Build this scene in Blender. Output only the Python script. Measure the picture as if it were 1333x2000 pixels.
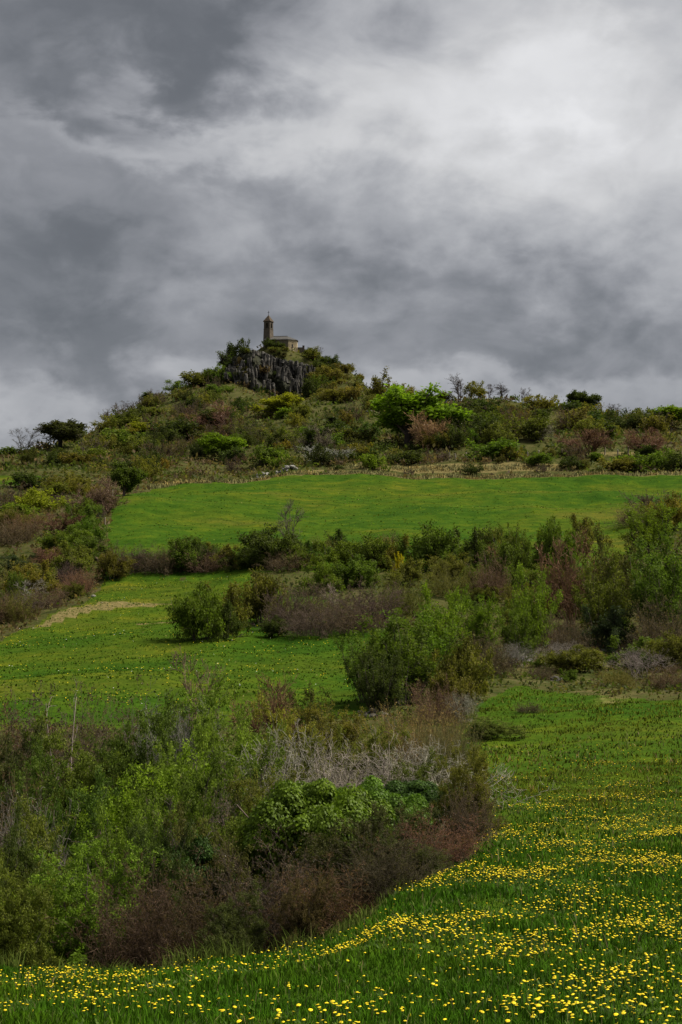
import bpy, math, random
import numpy as np
from mathutils import Vector

for o in list(bpy.data.objects):
    bpy.data.objects.remove(o)
SC = bpy.context.scene
COL = SC.collection

# ------------------------------------------------------------------ camera
F = 3200.0                       # focal length in photo pixels (photo 1333 x 2000)
HORIZON = 1350.0
PITCH = math.atan((HORIZON - 1000.0) / F)
cam = bpy.data.cameras.new('camera')
cam.sensor_fit = 'HORIZONTAL'
cam.sensor_width = 24.0
cam.lens = 24.0 * F / 1333.0
cam.clip_start = 0.1
cam.clip_end = 9000
camo = bpy.data.objects.new('camera', cam)
COL.objects.link(camo)
camo.location = (0, 0, 0)
camo.rotation_euler = (math.pi / 2 + PITCH, 0, 0)
SC.camera = camo

# ------------------------------------------------------------------ light, exposure
SUN_EL, SUN_AZ = math.radians(55), math.radians(84)   # azimuth clockwise from +Y
EXPOSURE = 2.2
sun = bpy.data.lights.new('sun', 'SUN')
sun.energy = 1.5
sun.angle = math.radians(22)
sun.color = (1.0, 0.93, 0.80)
suno = bpy.data.objects.new('sun', sun)
COL.objects.link(suno)
sd = Vector((math.sin(SUN_AZ) * math.cos(SUN_EL), math.cos(SUN_AZ) * math.cos(SUN_EL), math.sin(SUN_EL)))
suno.rotation_euler = sd.to_track_quat('Z', 'Y').to_euler()
SC.view_settings.view_transform = 'Standard'
SC.view_settings.look = 'None'
SC.view_settings.exposure = EXPOSURE
SC.view_settings.gamma = 1.0
SC.view_settings.use_curve_mapping = False
SC.render.engine = 'CYCLES'
SC.cycles.use_denoising = True
try:
    SC.cycles.denoiser = 'OPENIMAGEDENOISE'
    SC.cycles.denoising_input_passes = 'RGB_ALBEDO_NORMAL'
except Exception:
    pass
SC.cycles.max_bounces = 6
SC.cycles.diffuse_bounces = 3
SC.cycles.glossy_bounces = 2
SC.cycles.transmission_bounces = 3
SC.cycles.use_adaptive_sampling = False


def pix_dir(px, py):
    cx = (px - 666.5) / F
    cy = (1000.0 - py) / F
    return (cx, math.cos(PITCH) - cy * math.sin(PITCH), math.sin(PITCH) + cy * math.cos(PITCH))


class NT:
    """small helper for node trees"""
    def __init__(self, tree):
        self.t = tree
        self.n = tree.nodes
        self.n.clear()

    def add(self, typ, **kw):
        nd = self.n.new(typ)
        ins = kw.pop('ins', {})
        for k, v in kw.items():
            setattr(nd, k, v)
        for k, v in ins.items():
            self.put(nd, k, v)
        return nd

    def put(self, nd, k, v):
        s = nd.inputs[k]
        if isinstance(v, bpy.types.NodeSocket):
            self.t.links.new(v, s)
        elif isinstance(v, bpy.types.Node):
            self.t.links.new(v.outputs[0], s)
        else:
            s.default_value = v

    def math(self, op, a, b=0.0, c=None, clamp=False):
        nd = self.add('ShaderNodeMath', operation=op, use_clamp=clamp)
        self.put(nd, 0, a)
        self.put(nd, 1, b)
        if c is not None:
            self.put(nd, 2, c)
        return nd.outputs[0]

    def vmath(self, op, a, b=None):
        nd = self.add('ShaderNodeVectorMath', operation=op)
        self.put(nd, 0, a)
        if b is not None:
            self.put(nd, 1, b)
        return nd

    def maprange(self, v, a, b, c=0.0, d=1.0, smooth=True):
        nd = self.add('ShaderNodeMapRange', interpolation_type='SMOOTHSTEP' if smooth else 'LINEAR')
        self.put(nd, 'Value', v)
        self.put(nd, 'From Min', a)
        self.put(nd, 'From Max', b)
        self.put(nd, 'To Min', c)
        self.put(nd, 'To Max', d)
        return nd.outputs[0]

    def mix(self, f, a, b, blend='MIX'):
        nd = self.add('ShaderNodeMix', data_type='RGBA', blend_type=blend)
        self.put(nd, 0, f)
        self.put(nd, 6, a)
        self.put(nd, 7, b)
        return nd.outputs[2]

    def noise(self, vec, scale, detail=4.0, rough=0.55, dist=0.0):
        nd = self.add('ShaderNodeTexNoise')
        self.put(nd, 'Vector', vec)
        nd.inputs['Scale'].default_value = scale
        nd.inputs['Detail'].default_value = detail
        nd.inputs['Roughness'].default_value = rough
        nd.inputs['Distortion'].default_value = dist
        return nd.outputs['Fac']

    def ramp(self, f, stops):
        nd = self.add('ShaderNodeValToRGB')
        cr = nd.color_ramp
        while len(cr.elements) < len(stops):
            cr.elements.new(0.5)
        for e, (p, c) in zip(cr.elements, stops):
            e.position = p
            e.color = (*c, 1) if len(c) == 3 else c
        self.put(nd, 0, f)
        return nd.outputs[0]


# ------------------------------------------------------------------ world: overcast sky with broken cloud
world = bpy.data.worlds.new('World')
SC.world = world
world.use_nodes = True
W = NT(world.node_tree)
out = W.add('ShaderNodeOutputWorld')
tc = W.add('ShaderNodeTexCoord')
D = W.vmath('NORMALIZE', tc.outputs['Generated']).outputs[0]
sep = W.add('ShaderNodeSeparateXYZ', ins={0: D})
DS = W.vmath('MULTIPLY', D, (1.0, 1.0, 1.65)).outputs[0]
n_big = W.noise(W.vmath('ADD', DS, (3.7, 1.3, 0.4)).outputs[0], 5.0, 5.0, 0.5, 0.3)
n_mid = W.noise(W.vmath('ADD', DS, (1.1, 7.3, 2.4)).outputs[0], 11.0, 6.0, 0.52, 0.5)
n_fine = W.noise(W.vmath('ADD', DS, (9.1, 5.3, 2.0)).outputs[0], 30.0, 5.0, 0.55, 0.4)
# warp the direction a little so that the cloud masses have ragged edges
wv = W.add('ShaderNodeCombineXYZ', ins={0: W.math('SUBTRACT', n_mid, 0.5), 1: 0.0, 2: W.math('SUBTRACT', n_big, 0.5)})
wsc = W.vmath('SCALE', wv.outputs[0])
wsc.inputs[3].default_value = 0.20
wf = W.noise(W.vmath('ADD', DS, (4.0, 2.0, 6.0)).outputs[0], 26.0, 5.0, 0.55, 0.2)
wf2 = W.math('MULTIPLY', W.math('SUBTRACT', wf, 0.5), 0.075)
wfv = W.add('ShaderNodeCombineXYZ', ins={0: wf2, 1: 0.0, 2: wf2})
DW = W.vmath('NORMALIZE', W.vmath('ADD', W.vmath('ADD', D, wsc.outputs[0]).outputs[0], wfv.outputs[0]).outputs[0]).outputs[0]


def lobe(px, py, rx, rz):
    """soft cloud mass around a direction; rx / rz half sizes (tangent units)"""
    v = Vector(pix_dir(px, py)).normalized()
    dv = W.vmath('SUBTRACT', DW, tuple(v)).outputs[0]
    sc = W.vmath('MULTIPLY', dv, (1 / rx, 1 / rx, 1 / rz)).outputs[0]
    ln = W.vmath('LENGTH', sc).outputs['Value']
    return W.maprange(ln, 1.0, 0.0)


n_def = W.maprange(n_mid, 0.40, 0.60, -0.5, 0.5)
n_puff = W.maprange(n_fine, 0.36, 0.64, -0.5, 0.5)
acc = W.math('MULTIPLY_ADD', W.math('SUBTRACT', n_big, 0.5), 0.16, 0.325)
acc = W.math('MULTIPLY_ADD', n_def, 0.062, acc)
acc = W.math('MULTIPLY_ADD', n_puff, 0.034, acc)
for (px, py, rx, rz, amt) in [
        (1150, 110, 0.22, 0.12, 0.24), (1130, 70, 0.05, 0.035, 0.10), (1200, 270, 0.05, 0.02, 0.07), (820, 270, 0.26, 0.085, 0.16), (430, 250, 0.15, 0.03, 0.16),
        (100, 285, 0.08, 0.018, 0.10), (1250, 350, 0.18, 0.10, 0.13),
        (120, 60, 0.18, 0.085, -0.13), (500, 50, 0.13, 0.055, -0.16), (380, 170, 0.05, 0.025, -0.08), (80, 210, 0.06, 0.022, -0.08),
        (280, 400, 0.13, 0.035, -0.07), (250, 560, 0.2, 0.05, -0.10), (880, 590, 0.24, 0.045, -0.09), (60, 680, 0.12, 0.06, -0.13),
        (340, 690, 0.06, 0.028, 0.10), (40, 860, 0.09, 0.03, 0.10), (1000, 765, 0.25, 0.022, 0.07), (1160, 690, 0.14, 0.02, -0.05), (1220, 620, 0.16, 0.05, -0.06), (700, 660, 0.2, 0.03, -0.04)]:
    acc = W.math('MULTIPLY_ADD', lobe(px, py, rx, rz), amt, acc)
acc = W.math('SMOOTH_MAX', acc, 0.14, 0.08)
tint = W.ramp(W.maprange(acc, 0.12, 0.6, smooth=False), [(0.0, (0.92, 0.97, 1.05)), (0.3, (0.96, 0.98, 1.05)), (1.0, (1.0, 1.0, 1.01))])
tv = W.vmath('SCALE', tint)
W.put(tv, 3, W.math('MULTIPLY', acc, 2.0 ** -EXPOSURE))
sky = W.add('ShaderNodeTexSky', sky_type='NISHITA', sun_disc=False, sun_elevation=SUN_EL, sun_rotation=SUN_AZ)
bg_sky = W.add('ShaderNodeBackground', ins={0: sky.outputs[0], 1: 0.05})
bg_cloud = W.add('ShaderNodeBackground', ins={0: tv.outputs[0], 1: 1.0})
mixw = W.add('ShaderNodeMixShader', ins={0: 0.97, 1: bg_sky.outputs[0], 2: bg_cloud.outputs[0]})
W.put(out, 0, mixw.outputs[0])

# ------------------------------------------------------------------ materials


def new_mat(name):
    m = bpy.data.materials.new(name)
    m.use_nodes = True
    t = NT(m.node_tree)
    o = t.add('ShaderNodeOutputMaterial')
    return m, t, o


def leaf_material(name, transl=0.4, rough=0.65, spec=0.08, yellow=0.35):
    m, t, o = new_mat(name)
    info = t.add('ShaderNodeObjectInfo')
    at = t.add('ShaderNodeAttribute', attribute_name='var')
    v = at.outputs['Fac']
    shade = t.maprange(v, 0.0, 1.0, 0.5, 1.75, smooth=False)
    c = t.vmath('SCALE', info.outputs['Color'])
    t.put(c, 3, shade)
    yel = t.mix(1.0, c.outputs[0], (1.35, 1.08, 0.55, 1), 'MULTIPLY')
    base = t.mix(t.maprange(v, 0.45, 1.0, 0.0, yellow), c.outputs[0], yel)
    b = t.add('ShaderNodeBsdfPrincipled', ins={'Base Color': base, 'Roughness': rough, 'Specular IOR Level': spec})
    tr = t.add('ShaderNodeBsdfTranslucent', ins={0: t.mix(1.0, base, (1.1, 1.25, 0.6, 1), 'MULTIPLY')})
    mx = t.add('ShaderNodeMixShader', ins={0: transl, 1: b.outputs[0], 2: tr.outputs[0]})
    t.put(o, 0, mx.outputs[0])
    return m


def bark_material(name, fixed=None):
    m, t, o = new_mat(name)
    at = t.add('ShaderNodeAttribute', attribute_name='var')
    if fixed is None:
        colr = t.add('ShaderNodeObjectInfo').outputs['Color']
    else:
        rgb = t.add('ShaderNodeRGB')
        rgb.outputs[0].default_value = (*fixed, 1)
        colr = rgb.outputs[0]
    tcn = t.add('ShaderNodeTexCoord')
    n = t.noise(tcn.outputs['Object'], 18.0, 3.0)
    s = t.math('MULTIPLY', t.maprange(at.outputs['Fac'], 0, 1, 0.55, 1.5, smooth=False), t.maprange(n, 0.3, 0.7, 0.75, 1.25))
    c = t.vmath('SCALE', colr)
    t.put(c, 3, s)
    b = t.add('ShaderNodeBsdfPrincipled', ins={'Base Color': c.outputs[0], 'Roughness': 0.85, 'Specular IOR Level': 0.2})
    t.put(o, 0, b.outputs[0])
    return m


M_LEAF = leaf_material('leaf')
M_IVY = leaf_material('ivy_leaf', 0.3, 0.5, 0.1, 0.35)
M_BARK = bark_material('bark')
M_TWIG = bark_material('far_twig', (0.055, 0.042, 0.032))


def grass_material(name, transl=0.25):
    m, t, o = new_mat(name)
    info = t.add('ShaderNodeObjectInfo')
    geo = t.add('ShaderNodeNewGeometry')
    at = t.add('ShaderNodeAttribute', attribute_name='var')
    v = at.outputs['Fac']
    patch = t.noise(geo.outputs['Position'], 0.22, 4.0, 0.6)
    fine = t.noise(geo.outputs['Position'], 1.7, 3.0, 0.6)
    c1 = t.mix(t.maprange(patch, 0.44, 0.64, 0.0, 0.85), info.outputs['Color'], t.mix(1.0, info.outputs['Color'], (1.5, 1.12, 0.9, 1), 'MULTIPLY'))
    sh = t.math('MULTIPLY', t.maprange(v, 0, 1, 0.6, 1.45, smooth=False), t.maprange(fine, 0.3, 0.7, 0.75, 1.2))
    c = t.vmath('SCALE', c1)
    t.put(c, 3, sh)
    dry = t.mix(t.math('MULTIPLY', t.maprange(v, 0.93, 1.0), 0.6), c.outputs[0], (0.24, 0.20, 0.08, 1))
    nn = t.vmath('NORMALIZE', t.vmath('ADD', t.vmath('MULTIPLY', geo.outputs['Normal'], (0.35, 0.35, 0.35)).outputs[0], (0.0, 0.0, 0.8)).outputs[0]).outputs[0]
    b = t.add('ShaderNodeBsdfPrincipled', ins={'Base Color': dry, 'Roughness': 0.8, 'Specular IOR Level': 0.03, 'Normal': nn})
    tr = t.add('ShaderNodeBsdfTranslucent', ins={0: dry})
    mx = t.add('ShaderNodeMixShader', ins={0: transl, 1: b.outputs[0], 2: tr.outputs[0]})
    t.put(o, 0, mx.outputs[0])
    return m


M_GRASS = grass_material('grass')


def ground_material():
    m, t, o = new_mat('ground')
    geo = t.add('ShaderNodeNewGeometry')
    P = geo.outputs['Position']
    a_scrub = t.add('ShaderNodeAttribute', attribute_name='scrub').outputs['Fac']
    a_tan = t.add('ShaderNodeAttribute', attribute_name='tan').outputs['Fac']
    n1 = t.noise(P, 0.045, 5.0, 0.6, 0.6)
    n2 = t.noise(P, 0.35, 5.0, 0.65, 0.4)
    n3 = t.noise(P, 2.6, 4.0, 0.7)
    g = t.ramp(n1, [(0.28, (0.020, 0.056, 0.004)), (0.46, (0.034, 0.074, 0.005)), (0.58, (0.052, 0.082, 0.006)), (0.70, (0.075, 0.088, 0.011))])
    g2 = t.ramp(n2, [(0.30, (0.56, 0.68, 0.66)), (0.50, (1, 1, 1)), (0.70, (1.75, 1.32, 1.15))])
    grass = t.mix(1.0, g, g2, 'MULTIPLY')
    grass = t.mix(1.0, grass, t.ramp(n3, [(0.3, (0.75, 0.75, 0.75)), (0.7, (1.25, 1.25, 1.25))]), 'MULTIPLY')
    s = t.ramp(n2, [(0.28, (0.026, 0.029, 0.010)), (0.45, (0.056, 0.054, 0.018)), (0.58, (0.080, 0.066, 0.028)), (0.72, (0.10, 0.086, 0.042))])
    s = t.mix(t.maprange(n3, 0.35, 0.7), s, t.mix(1.0, s, (0.7, 1.05, 0.6, 1), 'MULTIPLY'))
    tn = t.ramp(n3, [(0.3, (0.075, 0.068, 0.022)), (0.5, (0.14, 0.115, 0.045)), (0.75, (0.24, 0.19, 0.09))])
    edge = t.math('ADD', a_scrub, t.math('MULTIPLY', t.math('SUBTRACT', n2, 0.5), 0.9))
    c = t.mix(t.maprange(edge, 0.35, 0.65), grass, s)
    edge2 = t.math('ADD', a_tan, t.math('MULTIPLY', t.math('SUBTRACT', n2, 0.5), 1.1))
    c = t.mix(t.maprange(edge2, 0.4, 0.75), c, tn)
    bmp = t.add('ShaderNodeBump', ins={'Height': n3, 'Strength': 0.6, 'Distance': 0.25})
    b = t.add('ShaderNodeBsdfPrincipled', ins={'Base Color': c, 'Roughness': 1.0, 'Specular IOR Level': 0.02, 'Normal': bmp.outputs[0]})
    t.put(o, 0, b.outputs[0])
    return m


M_GROUND = ground_material()


def plain_noise_mat(name, stops, scale, rough=0.9, bump=0.3, bscale=None, spec=0.2, coord='Object', dist=0.05, rnd=(0.75, 1.25)):
    m, t, o = new_mat(name)
    tcn = t.add('ShaderNodeTexCoord')
    vec = tcn.outputs[coord]
    if coord == 'Generated':     # small shared pieces: use the place in the world, so that neighbours differ
        vec = t.add('ShaderNodeNewGeometry').outputs['Position']
    n = t.noise(vec, scale, 6.0, 0.65, 0.5)
    c = t.ramp(n, stops)
    info = t.add('ShaderNodeObjectInfo')
    r = t.maprange(info.outputs['Random'], 0, 1, rnd[0], rnd[1], smooth=False)
    cc = t.vmath('SCALE', c)
    t.put(cc, 3, r)
    n2 = t.noise(vec, bscale or scale * 3, 5.0, 0.6)
    bp = t.add('ShaderNodeBump', ins={'Height': n2, 'Strength': bump, 'Distance': dist})
    b = t.add('ShaderNodeBsdfPrincipled', ins={'Base Color': cc.outputs[0], 'Roughness': rough, 'Specular IOR Level': spec, 'Normal': bp.outputs[0]})
    t.put(o, 0, b.outputs[0])
    return m


M_BASALT = plain_noise_mat('basalt', [(0.30, (0.014, 0.013, 0.011)), (0.45, (0.036, 0.034, 0.031)), (0.56, (0.125, 0.116, 0.104)), (0.70, (0.055, 0.046, 0.024))], 0.55, bump=0.6, dist=0.3, rnd=(0.55, 1.3), coord='Generated')
M_BASALT_DARK = plain_noise_mat('basalt_mass', [(0.3, (0.012, 0.013, 0.009)), (0.5, (0.028, 0.030, 0.015)), (0.7, (0.042, 0.042, 0.020))], 0.4, bump=0.6, dist=0.4)
M_STONE = plain_noise_mat('pale_stone', [(0.3, (0.14, 0.135, 0.12)), (0.5, (0.25, 0.24, 0.22)), (0.7, (0.36, 0.35, 0.33))], 2.0, bump=0.5)
M_BOULDER = plain_noise_mat('grey_boulder', [(0.3, (0.045, 0.042, 0.034)), (0.5, (0.09, 0.085, 0.072)), (0.7, (0.17, 0.16, 0.145))], 2.5, bump=0.6)
M_WALL = plain_noise_mat('chapel_wall', [(0.25, (0.05, 0.042, 0.030)), (0.45, (0.09, 0.075, 0.052)), (0.58, (0.14, 0.115, 0.078)), (0.75, (0.2, 0.165, 0.11))], 0.55, bump=0.5, bscale=4)
M_APSE_LIT = plain_noise_mat('apse_wall', [(0.28, (0.09, 0.072, 0.048)), (0.42, (0.24, 0.19, 0.115)), (0.6, (0.38, 0.31, 0.195)), (0.75, (0.22, 0.18, 0.115))], 0.7, bump=0.5, bscale=4)  # paler than the nave: the lit look of the apse is in the colour
M_TOWER = plain_noise_mat('tower_wall', [(0.25, (0.040, 0.033, 0.027)), (0.5, (0.075, 0.061, 0.047)), (0.75, (0.12, 0.098, 0.072))], 0.8, bump=0.5, bscale=4)
M_TILE = plain_noise_mat('tower_tile', [(0.25, (0.034, 0.026, 0.019)), (0.5, (0.062, 0.046, 0.032)), (0.75, (0.10, 0.075, 0.05))], 1.6, bump=0.5, bscale=6)
M_SLATE = plain_noise_mat('stone_slate', [(0.25, (0.036, 0.035, 0.034)), (0.5, (0.058, 0.056, 0.053)), (0.75, (0.085, 0.08, 0.074))], 0.9, bump=0.5, bscale=6)
M_IRON = plain_noise_mat('iron', [(0.3, (0.03, 0.028, 0.026)), (0.7, (0.06, 0.055, 0.05))], 3.0)
M_GLASS = plain_noise_mat('window_glass', [(0.3, (0.01, 0.01, 0.012)), (0.7, (0.03, 0.03, 0.034))], 3.0, rough=0.2, bump=0.05, spec=0.5)
M_POST = plain_noise_mat('weathered_post', [(0.3, (0.22, 0.19, 0.15)), (0.6, (0.36, 0.32, 0.26)), (0.8, (0.46, 0.42, 0.36))], 4.0, bump=0.3)
M_DAND = plain_noise_mat('dandelion_yellow', [(0.3, (0.66, 0.48, 0.006)), (0.6, (0.80, 0.62, 0.014)), (0.8, (0.84, 0.70, 0.04))], 30.0, rough=0.7, bump=0.2, dist=0.004)
M_STEM = plain_noise_mat('flower_stem', [(0.3, (0.05, 0.10, 0.02)), (0.7, (0.10, 0.15, 0.04))], 30.0, bump=0.0)
M_DAISY = plain_noise_mat('daisy_white', [(0.3, (0.6, 0.6, 0.56)), (0.7, (0.75, 0.75, 0.72))], 30.0, bump=0.0)

# ------------------------------------------------------------------ mesh helpers


def mesh_from(name, V, Fq, mats, var=None, mat_idx=None, smooth=False):
    """V (n,3); Fq list of face arrays (m,k), each with one k"""
    me = bpy.data.meshes.new(name)
    V = np.asarray(V, dtype=np.float32)
    if not isinstance(Fq, (list, tuple)):
        Fq = [Fq]
    loops = np.concatenate([f.reshape(-1) for f in Fq]).astype(np.int32)
    tot = np.concatenate([np.full(len(f), f.shape[1]) for f in Fq]).astype(np.int32)
    start = np.concatenate([[0], np.cumsum(tot)[:-1]]).astype(np.int32)
    me.vertices.add(len(V))
    me.vertices.foreach_set('co', V.ravel())
    me.loops.add(len(loops))
    me.loops.foreach_set('vertex_index', loops)
    me.polygons.add(len(tot))
    me.polygons.foreach_set('loop_start', start)
    me.polygons.foreach_set('loop_total', tot)
    for m in mats:
        me.materials.append(m)
    if mat_idx is not None:
        me.polygons.foreach_set('material_index', np.asarray(mat_idx, dtype=np.int32))
    if smooth:
        me.polygons.foreach_set('use_smooth', np.ones(len(tot), dtype=bool))
    if var is not None:
        for nm, arr in (var.items() if isinstance(var, dict) else [('var', var)]):
            a = me.attributes.new(nm, 'FLOAT', 'POINT')
            a.data.foreach_set('value', np.asarray(arr, dtype=np.float32))
    me.update(calc_edges=True)
    return me


def link(name, data, parent=None, color=None):
    o = bpy.data.objects.new(name, data)
    COL.objects.link(o)
    if parent is not None:
        o.parent = parent
    if color is not None:
        o.color = (*color, 1)
    return o


def tag(o, label=None, cat=None, group=None, kind=None):
    if label:
        o['label'] = label
    if cat:
        o['category'] = cat
    if group:
        o['group'] = group
    if kind:
        o['kind'] = kind
    return o


def poly_obj(name, verts, faces, mat, parent=None):
    me = bpy.data.meshes.new(name)
    me.from_pydata([tuple(v) for v in verts], [], faces)
    me.materials.append(mat)
    me.update()
    return link(name, me, parent)


def box_vf(x0, x1, y0, y1, z0, z1):
    v = [(x0, y0, z0), (x1, y0, z0), (x1, y1, z0), (x0, y1, z0), (x0, y0, z1), (x1, y0, z1), (x1, y1, z1), (x0, y1, z1)]
    f = [(0, 3, 2, 1), (4, 5, 6, 7), (0, 1, 5, 4), (1, 2, 6, 5), (2, 3, 7, 6), (3, 0, 4, 7)]
    return v, f


# ------------------------------------------------------------------ terrain
# profiles of the land: for a direction (photo column) the list of (distance m, row where that ground shows)
COLS = {
    0:    [(3, 3300), (6, 2450), (11, 2010), (16, 1952), (21, 1914), (27, 1920), (36, 1790), (50, 1600), (70, 1435), (90, 1345), (125, 1270), (150, 1200), (170, 1150), (200, 1070), (240, 1000), (290, 942), (330, 925), (390, 905), (430, 900), (480, 925), (700, 1050), (3000, 1330)],
    110:  [(3, 3300), (6, 2450), (11, 2010), (16, 1952), (21, 1914), (27, 1920), (36, 1790), (50, 1600), (70, 1432), (90, 1340), (125, 1255), (150, 1190), (170, 1135), (200, 1050), (240, 990), (290, 942), (330, 925), (390, 890), (440, 870), (500, 875), (560, 890), (700, 1040), (3000, 1330)],
    220:  [(3, 3300), (6, 2450), (11, 2010), (16, 1952), (21, 1912), (27, 1918), (36, 1790), (50, 1600), (70, 1430), (90, 1335), (125, 1245), (150, 1178), (170, 1118), (185, 1075), (205, 1030), (240, 985), (280, 955), (330, 925), (420, 880), (500, 840), (570, 815), (620, 830), (800, 1000), (3000, 1330)],
    340:  [(3, 3300), (6, 2450), (11, 2010), (16, 1940), (21, 1897), (27, 1905), (36, 1780), (50, 1595), (70, 1430), (90, 1335), (125, 1250), (150, 1185), (168, 1119), (185, 1070), (210, 1025), (250, 978), (290, 952), (335, 925), (420, 870), (500, 810), (580, 762), (630, 775), (800, 980), (3000, 1330)],
    450:  [(3, 3300), (6, 2450), (11, 2010), (16, 1928), (21, 1880), (27, 1885), (36, 1770), (50, 1590), (70, 1430), (90, 1335), (122, 1252), (150, 1180), (167, 1119), (185, 1068), (215, 1020), (260, 972), (300, 947), (340, 925), (420, 862), (500, 800), (570, 752), (600, 715), (620, 712), (680, 790), (850, 980), (3000, 1330)],
    540:  [(3, 3300), (6, 2450), (11, 2008), (16, 1920), (21, 1866), (27, 1866), (36, 1760), (50, 1585), (70, 1425), (90, 1340), (120, 1250), (150, 1175), (168, 1116), (187, 1066), (220, 1018), (275, 962), (305, 942), (338, 918), (420, 848), (500, 795), (565, 775), (583, 766), (592, 700), (598, 669), (612, 668), (640, 700), (800, 920), (3000, 1330)],
    575:  [(3, 3300), (6, 2450), (11, 2008), (15, 1922), (20, 1860), (27, 1845), (36, 1745), (50, 1580), (70, 1422), (90, 1343), (119, 1245), (150, 1172), (169, 1112), (189, 1064), (225, 1013), (285, 952), (308, 937), (332, 912), (420, 842), (500, 795), (560, 784), (580, 778), (590, 706), (597, 688), (612, 688), (640, 715), (800, 920), (3000, 1330)],
    600:  [(3, 3300), (6, 2450), (11, 2008), (15, 1922), (20, 1860), (27, 1845), (36, 1745), (50, 1580), (70, 1422), (90, 1343), (119, 1245), (150, 1172), (169, 1112), (189, 1064), (225, 1013), (285, 952), (308, 937), (332, 912), (420, 842), (500, 795), (560, 785), (578, 782), (590, 712), (600, 694), (612, 688), (640, 715), (800, 920), (3000, 1330)],
    680:  [(3, 3300), (6, 2450), (11, 2005), (15, 1905), (19, 1840), (24, 1810), (36, 1740), (50, 1590), (70, 1410), (90, 1340), (119, 1243), (150, 1165), (170, 1108), (190, 1062), (230, 1010), (290, 945), (308, 933), (330, 908), (420, 842), (500, 785), (570, 738), (598, 722), (620, 728), (800, 920), (3000, 1330)],
    760:  [(3, 3300), (6, 2450), (11, 2005), (14, 1905), (17.5, 1825), (21, 1775), (27, 1735), (36, 1680), (50, 1555), (70, 1398), (90, 1335), (119, 1245), (150, 1160), (172, 1105), (192, 1060), (232, 1008), (290, 945), (308, 934), (328, 910), (420, 845), (470, 800), (540, 785), (600, 800), (800, 930), (3000, 1330)],
    940:  [(3, 3300), (6, 2450), (11, 2005), (14, 1900), (17.5, 1810), (21, 1735), (27, 1655), (32, 1600), (42, 1540), (55, 1468), (75, 1388), (100, 1305), (130, 1225), (160, 1145), (190, 1072), (230, 1008), (290, 950), (310, 940), (325, 912), (340, 892), (400, 838), (455, 778), (500, 795), (700, 930), (3000, 1330)],
    1150: [(3, 3300), (6, 2450), (11, 2005), (14, 1898), (17.5, 1805), (21, 1732), (27, 1650), (32, 1597), (42, 1540), (55, 1465), (75, 1385), (92, 1335), (120, 1250), (160, 1135), (200, 1045), (250, 982), (300, 947), (312, 940), (326, 905), (340, 880), (400, 845), (450, 805), (500, 820), (700, 950), (3000, 1330)],
    1333: [(3, 3300), (6, 2450), (11, 2005), (14, 1895), (17.5, 1800), (21, 1728), (27, 1645), (32, 1595), (42, 1538), (55, 1460), (75, 1380), (92, 1325), (120, 1232), (160, 1115), (200, 1030), (250, 978), (300, 947), (314, 940), (328, 902), (340, 882), (400, 858), (450, 832), (500, 850), (700, 960), (3000, 1330)],
}
ck = sorted(COLS)
LD = np.linspace(math.log(3.0), math.log(3000.0), 1100)


def row_to_s(py):
    cy = (1000.0 - py) / F
    return (math.sin(PITCH) + cy * math.cos(PITCH)) / (math.cos(PITCH) - cy * math.sin(PITCH))


def smooth1(a, n, axis):
    k = np.hanning(n + 2)[1:-1]
    k /= k.sum()
    p = n // 2
    pad = [(0, 0)] * a.ndim
    pad[axis] = (p, p)
    b = np.pad(a, pad, mode='edge')
    return np.apply_along_axis(lambda r: np.convolve(r, k, mode='valid'), axis, b)


prof = []
for c in ck:
    ds = np.log([p[0] for p in COLS[c]])
    ss = np.array([row_to_s(p[1]) for p in COLS[c]])
    prof.append(np.interp(LD, ds, ss))
prof = np.array(prof)
UG = np.linspace(-0.25, 0.25, 241)
cu = np.array([(c - 666.5) / F for c in ck])
SG = np.array([[np.interp(u, cu, prof[:, j]) for j in range(len(LD))] for u in UG])
SG = smooth1(SG, 9, 0)
# smooth along distance: strongly near, lightly at the far hill so that the cliff stays steep
sA = smooth1(SG, 41, 1)
sB = smooth1(SG, 3, 1)
wfar = np.clip((LD - math.log(300)) / (math.log(420) - math.log(300)), 0, 1)[None, :]
SG = sA * (1 - wfar) + sB * wfar

_rs = np.random.RandomState(5)
_wav = []
for lam, amp in ((60, 0.9), (33, 0.5), (17, 0.25), (8, 0.11), (4, 0.06), (2.1, 0.032), (1.1, 0.018)):
    for _ in range(5):
        a = _rs.uniform(0, 2 * math.pi)
        l = lam * _rs.uniform(0.75, 1.3)
        _wav.append((2 * math.pi / l * math.cos(a), 2 * math.pi / l * math.sin(a), _rs.uniform(0, 6.28), amp * 0.45, lam))


def ground_z(x, y):
    x = np.asarray(x, dtype=float)
    y = np.asarray(y, dtype=float)
    yc = np.maximum(y, 3.0)
    u = np.clip(x / yc, -0.25, 0.25)
    fu = (u + 0.25) / 0.5 * (len(UG) - 1)
    fd = (np.log(yc) - LD[0]) / (LD[-1] - LD[0]) * (len(LD) - 1)
    iu = np.clip(fu.astype(int), 0, len(UG) - 2)
    idd = np.clip(fd.astype(int), 0, len(LD) - 2)
    a = fu - iu
    b = np.clip(fd - idd, 0, 1)
    s = (SG[iu, idd] * (1 - a) * (1 - b) + SG[iu + 1, idd] * a * (1 - b) + SG[iu, idd + 1] * (1 - a) * b + SG[iu + 1, idd + 1] * a * b)
    z = s * yc
    n = np.zeros_like(z)
    for kx, ky, ph, amp, lam in _wav:
        lim = np.clip(yc / (lam * 6.0) - 0.25, 0, 1) * np.clip(1.6 - yc / 1200, 0.2, 1) if lam > 10 else np.clip(yc / (lam * 3.0), 0, 1)
        n += amp * lim * np.sin(kx * x + ky * y + ph)
    return z + n * np.where(yc < 60, 0.5, 0.8)


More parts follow.
